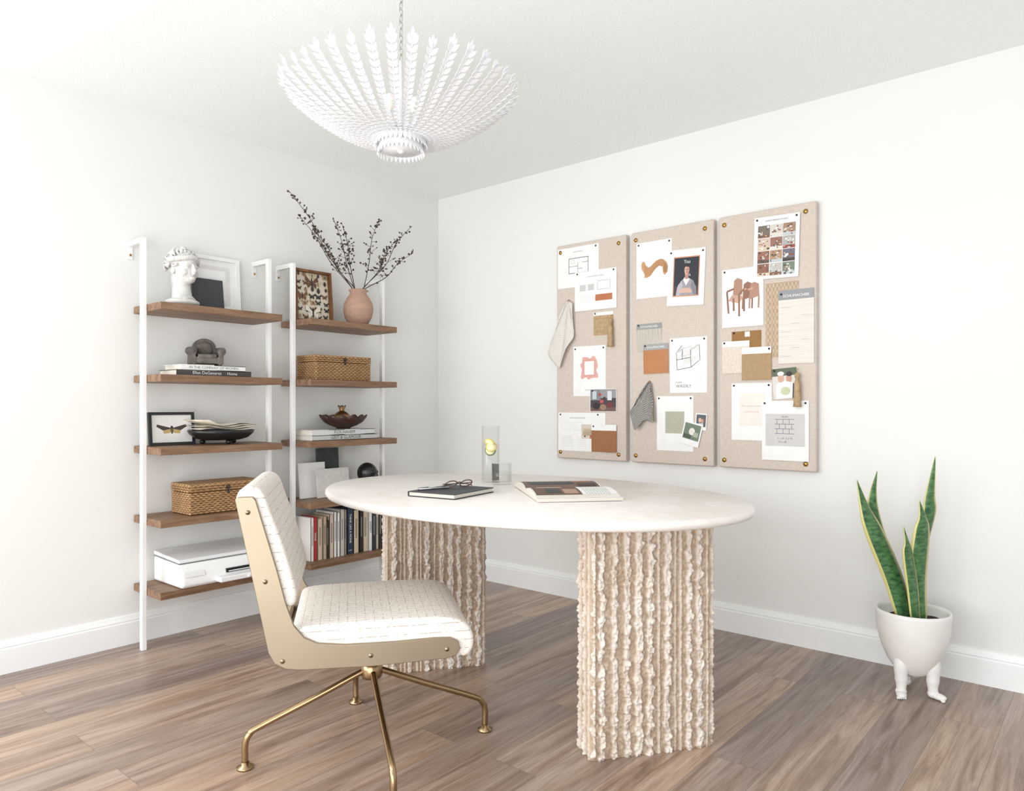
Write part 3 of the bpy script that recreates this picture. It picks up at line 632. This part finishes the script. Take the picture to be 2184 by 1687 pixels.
# ------------------------------------------------------------------ table items
TZ=.761
car=root('glass_carafe',(1.42,-1.065,TZ),(0,0,0),'tall clear glass carafe with water and lemon slices','carafe')
b=MB(); b.lathe([(.001,0),(.036,0),(.038,.004),(.038,.235),(.0355,.235),(.0355,.008),(.001,.008)],M_glass,40); b.obj('glass_body',car)
b=MB(); b.lathe([(.001,.0085),(.0352,.0085),(.0352,.16),(.001,.16)],M_water,40); b.obj('water',car)
M_lem=C(240,210,90);M_lemi=C(248,240,196);M_grn=C(96,124,70)
for (z,ti,dx,m) in ((.142,.9,.005,M_lem),(.156,-.9,-.006,M_lem),(.128,1.2,.0,M_grn)):
    b=MB(); b.lathe([(.001,0),(.024,0),(.024,.004),(.001,.004)],m,24); b.lathe([(.001,-.0005),(.020,-.0005),(.020,.0045),(.001,.0045)],M_lemi,24); b.obj('citrus_slice',car,(dx,0,z+.004),(ti,.3,.4))
gl=root('water_glass',(1.517,-1.106,TZ),(0,0,0),'short clear drinking glass with water beside carafe','glass')
b=MB(); b.lathe([(.001,0),(.038,0),(.041,.004),(.041,.085),(.039,.085),(.0385,.010),(.001,.010)],M_glass,40); b.obj('glass_body',gl)
b=MB(); b.lathe([(.001,.0105),(.0382,.0105),(.0385,.05),(.001,.05)],M_water,40); b.obj('water',gl)
nb=root('notebook',(1.60,-1.475,TZ),(0,0,math.radians(10)),'closed charcoal notebook with cream pages on desk','notebook')
b=MB(); b.box(-.10,.10,-.127,.127,.015,.018,M_dark); b.box(-.10,.10,-.127,.127,0,.003,M_dark); b.box(-.10,-.097,-.127,.127,0,.018,M_dark); b.obj('cover',nb,bevel=.0012)
b=MB(); b.box(-.096,.096,-.123,.123,.003,.015,M_page); b.obj('pages',nb)
eg=root('eyeglasses',(1.60,-1.44,TZ+.019),(0,0,math.radians(75)),'folded tortoiseshell eyeglasses lying on notebook','eyeglasses')
M_tort=P('tortoiseshell',S(110,86,78),.25,var=.4,nscale=60)
b=MB()
for sx in (-.032,.032): b.tube([(sx+.024*math.cos(t*math.pi/12),-.013*math.sin(t*math.pi/12),.016+.013*math.sin(t*math.pi/12)) for t in range(24)],.0022,M_tort,8,closed=True)
b.tube([(-.009,-.004,.02),(0,-.006,.023),(.009,-.004,.02)],.002,M_tort,8); b.obj('front_frame',eg)
for s_ in (-1,1):
    b=MB(); b.tube(bez([(s_*.057,0,.018),(s_*.054,.01,.016),(-s_*.03,.012+.006*s_,.014),(-s_*.062,.013+.006*s_,.006)],6),.002,M_tort,8); b.obj('temple',eg)
pen=root('pen',(1.565,-1.53,TZ+.0185),(0,0,math.radians(70)),'slim silver pen lying on the notebook','pen')
M_sil=P('silver',S(170,170,172),.25,1)
b=MB(); b.tube([(-.06,0,.005),(.055,0,.005),(.065,0,.005)],[.0045,.0045,.001],M_sil,12); b.obj('barrel',pen)
b=MB(); b.tube([(-.06,0,.0105),(-.02,0,.0105)],.0012,M_sil,6); b.obj('clip',pen)
mg=root('open_magazine',(1.885,-1.18,TZ),(0,0,math.radians(-41)),'open glossy magazine with dark interior photographs on desk','magazine')
def mz(x,l=0): 
    a=abs(x)/.25
    return (.012+.020*math.sin(math.pi*min(1,a*1.15))**.7*(1-.35*a)) if a>.02 else .008
for s_ in (-1,1):
    nu=28; b=MB(); xs=[s_*.25*i/nu for i in range(nu+1)]; pr=[(x,mz(x)) for x in xs]+[(x,.001) for x in reversed(xs)]
    b.prism(pr,-.145,.145,M_page,'y',False)
    def q(x0,x1,y0,y1,m,k=1):
        st=8
        for i in range(st):
            a=x0+(x1-x0)*i/st;c_=x0+(x1-x0)*(i+1)/st; e=.0004*k
            b.poly([(a,y0,mz(a)+e),(c_,y0,mz(c_)+e),(c_,y1,mz(c_)+e),(a,y1,mz(a)+e)],m)
    q(s_*.008,s_*.248,-.144,.144,W)
    if s_<0:
        q(-.245,-.01,-.14,.14,C(112,90,80),2); q(-.20,-.12,-.1,.02,C(196,180,164),3); q(-.1,-.05,-.12,.05,C(60,70,68),3); q(-.22,-.08,.05,.12,C(160,108,84),3); q(-.23,-.16,-.13,-.1,C(140,60,50),4); q(-.06,-.02,.06,.13,C(70,56,50),3)
    else:
        q(.012,.20,-.14,.02,C(104,78,66),2); q(.03,.10,-.12,-.03,C(190,160,134),3); q(.11,.18,-.10,-.05,C(60,66,62),3); q(.04,.09,-.02,.01,C(150,60,50),3); q(.13,.19,-.04,.01,C(170,140,118),3)
        for i in range(9): q(.02,.10,.035+.01*i,.038+.01*i,LG,3); q(.12,.20,.035+.01*i,.038+.01*i,LG,3)
    b.obj('pages',mg,recalc=False)
# ------------------------------------------------------------------ shelf items
T1,T2,T3,T4,T5=[t+.0005 for t in TOPS]
def remesh(ob,vox,sm=4):
    r=ob.modifiers.new('r','REMESH'); r.mode='VOXEL'; r.voxel_size=vox; r.use_smooth_shade=True
    s_=ob.modifiers.new('s','SMOOTH'); s_.iterations=sm; s_.factor=.5
b=MB(); m=M_plaster
b.ell((0,0,.185),(.062,.052,.068),m,None,24,16); b.ell((.022,0,.150),(.042,.040,.050),m); b.ell((.040,0,.122),(.022,.024,.018),m)
b.ell((.066,0,.155),(.012,.008,.016),m); b.tube([(.060,0,.185),(.074,0,.150)],[.005,.009],m,10); b.ell((.062,0,.128),(.007,.013,.0035),m); b.ell((.061,0,.121),(.007,.012,.004),m)
for s_ in (-1,1): b.ell((.052,.020*s_,.178),(.012,.014,.006),m); b.ell((.052,.019*s_,.168),(.007,.010,.005),m); b.ell((.036,.027*s_,.150),(.02,.016,.02),m); b.ell((.0,.050*s_,.160),(.012,.006,.018),m)
b.tube([(-.012,0,.14),(-.008,0,.09),(-.004,0,.05),(.0,0,.03)],[.040,.036,.040,.052],m,20)
b.ell((0,0,.022),(.062,.074,.0215),m)
random.seed(11)
for i in range(190):
    ph=random.uniform(0,1.95); t=random.uniform(-math.pi,math.pi); d=Vector((math.sin(ph)*math.cos(t),math.sin(ph)*math.sin(t),math.cos(ph)))
    if d.x>.42 and d.z<.6: continue
    p=Vector((-.004,0,.187))+Vector((d.x*.071,d.y*.062,d.z*.071)); r=random.uniform(.007,.011)
    ax=Vector((random.uniform(-1,1),random.uniform(-1,1),random.uniform(-1,1))).normalized(); q_=ax.orthogonal().normalized()*r; w_=ax.cross(q_)
    b.tube([p+q_*math.cos(k*math.pi/5)+w_*math.sin(k*math.pi/5) for k in range(8)],r*.48,m,6)
for k in range(22):
    a=k/21*math.pi*1.1-math.pi*.55; b.ell((.054*math.cos(a)+.004,.058*math.sin(a),.218-.014*abs(math.sin(a))),(.011,.011,.012),m,None,10,6)
ob=b.obj('classical_bust',None,(.15,-1.768,T1),(0,0,math.radians(16)),'white plaster classical bust with curly hair on shelf','bust'); remesh(ob,.0019,1); ob.scale=(1.08,1.08,1.04)
def frame(name,label,cat,y0,y1,z,h,x,fw,fd,mf,draw,lean=6,mat=None,rz=0):
    w=y1-y0; r=root(name,(x,(y0+y1)/2,z),(math.radians(-lean),0,math.pi/2+rz),label,cat)
    b=MB(); b.box(-w/2,w/2,-fd,0,0,fw,mf); b.box(-w/2,w/2,-fd,0,h-fw,h,mf); b.box(-w/2,-w/2+fw,-fd,0,fw,h-fw,mf); b.box(w/2-fw,w/2,-fd,0,fw,h-fw,mf); b.obj('border',r)
    b=MB(); iw,ih=w-2*fw,h-2*fw; b.box(-iw/2,iw/2,-.004,.0,0,ih,mat or W)
    b2=MB(); d=D(b2,iw,ih)
    if draw:
        draw(d); b.ms+=[m for m in b2.ms if m not in b.ms]
        o=len(b.v); b.v+=[(v[0],v[1]-.005,v[2]+ih/2) for v in b2.v]; b.f+=[tuple(i+o for i in f) for f in b2.f]; b.mi+=[b.ms.index(b2.ms[i]) for i in b2.mi]; b.sm+=b2.sm
    b.obj('picture',r,(0,-.004,fw),recalc=False)
frame('white_picture_frame','large white picture frame with white mat leaning on wall','picture frame',-1.735,-1.425,T1,.285,.036,.018,.018,M_white,lambda d:(d.rect(.12,.12,.88,.88,C(222,221,220)),d.rect(.2,.2,.8,.8,C(240,239,238))),4)
b=MB(); b.box(-.078,.078,-.006,0,0,.165,M_dark); b.obj('dark_art_panel',None,(.085,-1.61,T1),(math.radians(-8),0,math.pi/2),'small charcoal art panel leaning against white frame','art panel',bevel=.001)
def insects(d):
    random.seed(5); cols=[C(50,42,38),C(102,72,52),C(160,130,98),C(40,40,44),C(196,180,150)]
    def bug(u,v,s,m,k):
        if k==0:
            for sg in (-1,1): d.poly([(u,v),(u+sg*s,v+s*.8),(u+sg*s*1.15,v+s*.2),(u+sg*s*.2,v-.1*s)],m); d.poly([(u,v),(u+sg*s*.8,v-.1*s),(u+sg*s*.7,v-s*.7),(u+sg*.1*s,v-s*.3)],m)
            d.oval(u,v,s*.12,s*.55,cols[0],10)
        else:
            d.oval(u,v,s*.45,s*.6,m,12); d.oval(u,v+s*.6,s*.25,s*.22,cols[0],10)
            for j in (-.3,0,.3): d.line(u-s*.8,v+j*s+.01,u+s*.8,v+j*s+.01,.0014,cols[0])
    for i in range(5):
        for j in range(7): bug(.1+.2*i+random.uniform(-.03,.03),.07+.145*j+random.uniform(-.02,.02),random.uniform(.055,.095),random.choice(cols),random.choice((0,1,0)))
    bug(.5,.17,.2,C(232,226,212),0); bug(.5,.8,.18,cols[1],0); bug(.2,.5,.14,C(120,84,54),0)
frame('insect_display_frame','brown wooden shadow box of pinned butterflies and beetles','picture frame',-1.145,-.91,T1,.285,.085,.013,.03,M_frame,insects,5,C(214,204,186))
def moth(d):
    d.rect(.0,.0,1,1,C(234,232,228)); m=C(70,60,58)
    for sg in (-1,1): d.poly([(.5,.52),(.5+sg*.36,.66),(.5+sg*.38,.58),(.5+sg*.2,.42),(.5,.44)],m); d.poly([(.5,.5),(.5+sg*.22,.44),(.5+sg*.2,.32),(.5+sg*.06,.34)],C(190,166,110))
    d.oval(.5,.46,.04,.15,C(50,44,44))
    for k in range(3): d.line(.46,.36+.06*k,.54,.36+.06*k,.002,C(200,170,90))
frame('moth_frame','black framed moth specimen print leaning on shelf','picture frame',-1.90,-1.69,T3,.152,.10,.013,.016,M_black,moth,6)
def hbook(z,y0,y1,x0,x1,h,mc,spine,txc,size,label,group,rz=0,sq=1):
    r=root('book',((x0+x1)/2,(y0+y1)/2,z),(0,0,math.pi/2+rz),label,'book',group); w=y1-y0;d=x1-x0
    b=MB(); b.box(-w/2,w/2,-d/2,d/2,0,.0025,mc); b.box(-w/2,w/2,-d/2,d/2,h-.0025,h,mc); b.box(-w/2,w/2,-d/2,-d/2+.003,0,h,mc)
    b.text(spine,size,(0,-d/2-.0006,h/2),txc,squash=sq); b.obj('cover',r)
    b=MB(); b.box(-w/2+.004,w/2-.004,-d/2+.003,d/2-.004,.0026,h-.0026,M_page); b.obj('pages',r)
BL='books lying on the shelves'
hbook(T2,-1.835,-1.475,.06,.235,.026,C(74,68,68),'Ellen DeGeneres     Home',W,.020,'dark horizontal book lettered Ellen DeGeneres Home on spine',BL)
hbook(T2+.0262,-1.81,-1.50,.055,.225,.024,W,'IN THE COMPANY OF WOMEN',C(110,110,112),.017,'white horizontal book lettered IN THE COMPANY OF WOMEN',BL)
hbook(T3,-1.14,-.715,.05,.25,.027,C(196,196,196),'GRIT & GLAMOUR',C(80,80,82),.024,'light grey coffee table book lettered GRIT & GLAMOUR',BL)
hbook(T3+.0272,-1.135,-.725,.045,.24,.028,C(212,212,212),'FOX-NAHEM',C(90,90,92),.024,'silver coffee table book lettered FOX-NAHEM',BL)
# miniature armchair, front faces local -Y
b=MB(); m=M_stone
bk_=[(-.052,.0)]+[(.052*-math.cos(math.pi*k/12),.075+.045*math.sin(math.pi*k/12)) for k in range(13)]+[(.052,.0)]
b.prism([(x,z+.012) for x,z in bk_],.020,.050,m,'y'); b.ell((0,.018,.082),(.036,.012,.034),m)
b.box(-.05,.05,-.045,.04,.010,.040,m); b.box(-.040,.040,-.050,.02,.038,.054,m)
for s_ in (-1,1):
    b.tube([(s_*.064,.045,.072),(s_*.064,-.052,.068)],[.019,.019],m,20); b.box(min(s_*.050,s_*.072),max(s_*.050,s_*.072),-.048,.045,.008,.065,m); b.tube([(s_*.064,-.05,.068),(s_*.064,-.057,.068)],[.011,.009],m,14)
    for y in (-.04,.038): b.ell((s_*.058,y,.007),(.010,.010,.0068),m)
ob=b.obj('miniature_armchair',None,(.14,-1.655,T2+.0505),(0,0,math.radians(74)),'dark stone miniature club armchair on stacked books','figurine'); remesh(ob,.0026,1)
# black tray with papers
tr=root('black_footed_tray',(.15,-1.58,T3),(0,0,math.pi/2),'round black footed tray holding papers on shelf','tray')
b=MB(); b.lathe([(.001,.020),(.09,.02),(.125,.03),(.15,.05),(.158,.066),(.150,.068),(.135,.052),(.09,.04),(.001,.038)],M_black,56,sy=.78); b.obj('dish',tr)
for a in (30,150,270):
    A=math.radians(a); b=MB(); b.ell((.09*math.cos(A),.065*math.sin(A),.011),(.014,.014,.0108),M_black); b.obj('foot',tr)
ps=root('paper_stack',(.15,-1.585,T3+.066),(0,0,math.pi/2),'small stack of cream patterned papers lying on tray','papers')
M_pat=P('patterned_paper',S(226,218,204),.8,var=.25,nscale=40)
for k in range(4):
    b=MB(); nx=14; vs=[]
    for i in range(nx+1):
        x=-.14+.28*i/nx
        for y in (-.09,.09): vs.append((x,y,.007*k+.008+.014*math.sin(i*.5+k)*.4+(.016 if i<4 and k==3 else 0)*(4-i)/3))
    b.add(vs,[(2*i,2*i+2,2*i+3,2*i+1) for i in range(nx)],M_pat,True)
    ob=b.obj('sheet',ps,(0,0,.0),(0,0,.08*k),recalc=False); md=ob.modifiers.new('s','SOLIDIFY'); md.thickness=.001
def basket(y0,y1,x0,x1,z,h,label):
    r=root('rattan_box',((x0+x1)/2,(y0+y1)/2,z),(0,0,math.pi/2),label,'box','rattan storage boxes'); w=y1-y0;d=x1-x0
    def shell(z0,z1,e):
        b=MB(); b.box(-w/2+.002,w/2-.002,-d/2+.002,d/2-.002,z0,z1,M_rattan); nr=max(2,round((z1-z0)/.0095)); hz=(z1-z0)/nr
        for k in range(nr):
            zc=z0+hz*(k+.5)
            for (L,ax,off,sg) in ((w,'x',-d/2-e,1),(w,'x',d/2+e,-1),(d,'y',-w/2-e,1),(d,'y',w/2+e,-1)):
                n_=int(L/.006); pts=[]
                for i in range(n_+1):
                    a=-L/2+L*i/n_; o=off+sg*.0022*(math.sin(i*math.pi/2.0+k*math.pi)*.5+.5)
                    pts.append((a,o,zc) if ax=='x' else (o,a,zc))
                b.tube(pts,hz*.46,M_rattan,6)
        return b
    b=shell(0,h*.71,.0); b.obj('body',r)
    b=shell(h*.73,h*.97,.003); b.box(-w/2-.003,w/2+.003,-d/2-.003,d/2+.003,h*.95,h,M_rattan); b.obj('lid',r)
    b=MB(); b.tube([(0,-d/2-.010,h*.86),(0,-d/2-.010,h*.66)],.003,M_black,8); b.ell((0,-d/2-.012,h*.66),(.007,.005,.005),M_black); b.tube([(.009*math.cos(t),-d/2-.010,h*.84+.009*math.sin(t)) for t in [k*math.pi/8 for k in range(16)]],.002,M_black,6,closed=True); b.obj('clasp',r)
basket(-1.775,-1.42,.06,.235,T4+.002,.138,'large woven rattan box with lid and dark clasp')
basket(-1.105,-.75,.06,.23,T2+.002,.13,'woven rattan box with lid on upper shelf')
# printer
pr=root('printer',(.165,-1.618,T5),(0,0,math.pi/2),'white home office printer with paper tray on bottom shelf','printer')
MW=P('printer_white',S(240,240,240),.4,var=.01); MG=P('printer_grey',S(228,229,230),.45,var=.02)
b=MB(); b.prism([(-.128,.0),(-.140,.018),(-.136,.045),(-.112,.098),(-.10,.106),(.145,.116),(.145,.0)],-.225,.225,MW,'x'); b.obj('body',pr,bevel=.014,seg=4,lim=.9)
b=MB(); b.prism([(-.106,.108),(-.100,.124),(.146,.138),(.146,.118)],-.224,.224,MG,'x'); b.obj('scanner_lid',pr,bevel=.006,seg=3)
b=MB(); b.prism([(-.104,.105),(-.104,.109),(.145,.119),(.145,.115)],-.2225,.2225,G,'x'); b.obj('seam',pr)
b=MB(); b.box(-.02,.20,-.141,-.10,.042,.060,M_black); b.box(-.01,.19,-.144,-.140,.046,.050,MG); b.obj('output_slot',pr)
b=MB(); b.box(-.07,.215,-.185,-.09,.010,.034,MW); b.box(.06,.13,-.193,-.183,.014,.028,MG); b.obj('paper_tray',pr,bevel=.006,seg=3)
b=MB(); b.poly([(-.21,-.1385,.05),(-.12,-.1385,.05),(-.12,-.129,.072),(-.21,-.129,.072)],MG); b.obj('control_panel',pr,recalc=False)
# terracotta vase + branches
b=MB(); b.lathe([(.001,0),(.045,0),(.052,.006),(.076,.05),(.084,.09),(.080,.125),(.062,.160),(.048,.178),(.046,.190),(.054,.203),(.050,.206),(.042,.195),(.040,.18),(.001,.10)],M_terra,56,fn=lambda r,z,t,i:(r*(1+.010*math.sin(3*t+i)),z))
b.obj('terracotta_vase',None,(.15,-.77,T1),(0,0,0),'rough pink terracotta vase holding dried berry branches','vase')
random.seed(21)
vb=Vector((.15,-.77,T1+.10))
for (tx,ty,tz,bend) in ((.13,-1.20,2.20,.05),(.16,-1.07,2.02,.04),(.12,-.86,2.10,.02),(.16,-.375,2.17,-.05),(.2,-.40,2.0,-.04),(.1,-.58,2.18,-.03),(.2,-.97,2.08,.02),(.1,-1.13,2.10,.04),(.14,-.47,2.08,-.04)):
    tip=Vector((tx,ty,tz)); d=tip-vb; k=root('berry_branch',vb,(0,0,0),'dried dark berry branch arching out of vase','branch','dried berry branches in the vase')
    neck=Vector((random.uniform(-.015,.015),.025*(1 if ty>-.77 else -1),.10)); pts=bez([Vector((0,0,-.0)),neck,d*.45+Vector((0,-bend*.3,.03)),d*.75+Vector((0,bend*.5,.01)),d],8)
    b=MB(); N=len(pts); b.tube(pts,[.0032-.0020*i/N for i in range(N)],M_twig,6); bs=MB()
    for i in range(int(N*.40),N-1):
        for q in range(random.choice((0,1,2,4))):
            dr=Vector((random.uniform(-.6,.6),random.uniform(-1,1),random.uniform(.0,1))).normalized(); L=random.uniform(.010,.055)*(1.3-i/N)*1.4
            e=pts[i]+dr*L; b.tube([pts[i],e],[.0012,.0008],M_twig,4)
            for w in range(random.choice((1,2,2))): bs.ell(pts[i].lerp(e,random.uniform(.6,1)),random.uniform(.0034,.0062),M_twig,None,7,5)
    b.obj('twig',k); bs.obj('berries',k,kind='stuff')
b=MB()
def petal(r,z,t,i): 
    a=max(0,(r-.05)/.075); s=abs(math.sin(7*t)); return (r*(1+.07*a*s),z+.018*a*a*s-.010*a*a)
b.lathe([(.001,0),(.035,0),(.04,.006),(.075,.02),(.105,.042),(.125,.070),(.119,.071),(.10,.050),(.07,.030),(.001,.018)],M_bowl,112,fn=petal)
b.obj('scalloped_bowl',None,(.14,-.865,T3+.0557),(0,0,0),'dark red wooden bowl with scalloped rim on books','bowl')
b=MB(); b.lathe([(.001,0),(.025,.003),(.042,.018),(.046,.034),(.040,.052),(.024,.064),(.014,.070),(.013,.077),(.022,.096),(.018,.096),(.009,.078),(.001,.076)],P('aged_brass',S(150,122,84),.4,1,var=.2),40,fn=lambda r,z,t,i:(r*(1+(.12*math.sin(6*t) if i in(8,9) else 0)),z+(.006*math.sin(6*t) if i in(8,9) else 0)))
b.obj('brass_pomegranate',None,(.14,-.875,T3+.084),(0,0,0),'aged brass pomegranate ornament sitting in bowl','ornament')
def tile(name,label,y0,y1,x,h,m,lean,t=.01):
    w=y1-y0;b=MB(); b.box(-w/2,w/2,-t,0,0,h,m); b.obj(name,None,(x,(y0+y1)/2,T4),(math.radians(-lean),0,math.pi/2),label,'tile','stone sample tiles on the shelf',bevel=.001)
tile('stone_tile','dark green black marble sample tile',-.98,-.835,.06,.262,M_marble_b,4)
tile('stone_tile','white marble sample tile with soft veins',-1.12,-.955,.10,.19,M_marble_w,5)
tile('stone_tile','pale grey speckled stone sample tile',-1.04,-.83,.145,.155,M_grey_st,6)
b=MB(); m=M_black
b.ell((0,0,.115),(.06,.052,.06),m); b.ell((.03,0,.075),(.035,.04,.04),m); b.tube([(0,0,0),(0,0,.06)],[.035,.03],m,16); b.ell((.06,0,.10),(.012,.01,.02),m)
for s_ in(-1,1): b.ell((.046,.02*s_,.122),(.014,.014,.008),m)
ob=b.obj('black_head_sculpture',None,(.16,-.715,T4),(0,0,math.radians(20)),'glossy black carved head sculpture on shelf','sculpture'); remesh(ob,.0035,3)
# upright books
random.seed(9)
RD=(190,50,54)
bk=[(.018,.225,(232,228,222),''),(.022,.225,RD,'DIANA'),(.028,.215,(206,190,168),''),(.022,.225,(186,166,142),''),(.018,.20,(60,54,50),''),(.026,.23,(206,190,168),''),(.018,.24,(240,238,235),''),(.018,.235,(240,239,237),''),(.026,.25,(200,194,188),''),(.022,.245,(160,150,142),''),
(.042,.252,(40,52,74),'THINK LIKE A MONK'),(.034,.235,(210,192,166),''),(.026,.245,(38,36,36),''),(.032,.235,(216,202,180),''),(.024,.24,(240,237,230),'INSPIRED'),(.028,.238,(50,52,60),''),(.022,.225,(216,204,188),''),(.026,.232,(60,52,48),''),(.02,.225,(206,190,168),'')]
y=-1.140
names={RD:'red',(40,52,74):'navy blue',(38,36,36):'black',(50,52,60):'dark blue grey',(60,52,48):'dark brown',(60,54,50):'dark brown',(232,228,222):'white',(240,238,235):'white',(240,239,237):'white',(240,237,230):'cream'}
for (w,h,c,tx) in bk:
    if y+w>-.612: break
    d=.15+random.uniform(-.01,.02); nm=names.get(c,'beige')
    r=root('book',(.24-d/2-random.uniform(0,.012),y+w/2,T5),(0,0,math.pi/2),'upright %s hardback book standing on the shelf'%nm,'book','upright books on the lowest shelf')
    b=MB(); mc=C(*c); b.box(-w/2,-w/2+.002,-d/2,d/2,0,h,mc); b.box(w/2-.002,w/2,-d/2,d/2,0,h,mc); b.box(-w/2,w/2,-d/2,-d/2+.003,0,h,mc)
    if tx: b.text(tx,min(.020,w*.75),(0,-d/2-.0006,h*.55),W if c[1]<100 else K,X=(0,0,-1),Z=(1,0,0),squash=.85)
    else: b.box(-w*.18,w*.18,-d/2-.0005,-d/2,h*.35,h*.8,C(*[int(v*.75) if c[0]>120 else min(255,v+70) for v in c]))
    if tx.startswith('THINK'): b.text('JAY SHETTY',.009,(0,-d/2-.0006,.02),W,squash=.5)
    b.obj('cover',r)
    b=MB(); b.box(-w/2+.0021,w/2-.0021,-d/2+.004,d/2-.003,.003,h-.004,M_page); b.obj('pages',r)
    y+=w+.0015
# ------------------------------------------------------------------ light
w=bpy.data.worlds.new('w'); sc.world=w; w.use_nodes=True; bg=w.node_tree.nodes['Background']; bg.inputs[0].default_value=(.94,.975,1,1); bg.inputs[1].default_value=.95
def area(name,loc,tgt,sx,sy,e,col):
    l=bpy.data.lights.new(name,'AREA'); l.shape='RECTANGLE'; l.size=sx; l.size_y=sy; l.energy=e; l.color=col
    o=bpy.data.objects.new(name,l); COL.objects.link(o); o.location=loc; o.rotation_euler=(Vector(tgt)-Vector(loc)).to_track_quat('-Z','Y').to_euler()
area('window_light',(.9,-4.9,1.35),(1.9,-1.6,0.4),2.0,1.8,82,(.985,.995,1))
area('ceiling_fill_light',(3.2,-4.2,.6),(1.8,-1.0,2.44),2.4,2.4,94,(.985,.995,1))  # unseen fill lamp added behind the camera to brighten the ceiling
# ------------------------------------------------------------------ camera
cd=bpy.data.cameras.new('camera'); co=bpy.data.objects.new('camera',cd); COL.objects.link(co); sc.camera=co
cd.sensor_width=36; cd.lens=36*1538/2184; cd.shift_y=.01076; cd.clip_start=.05
co.location=(3.446,-3.319,1.077); co.rotation_euler=(math.pi/2,0,math.radians(40.25))
sc.view_settings.view_transform='Standard'; sc.view_settings.look='None'; sc.view_settings.exposure=-0.1
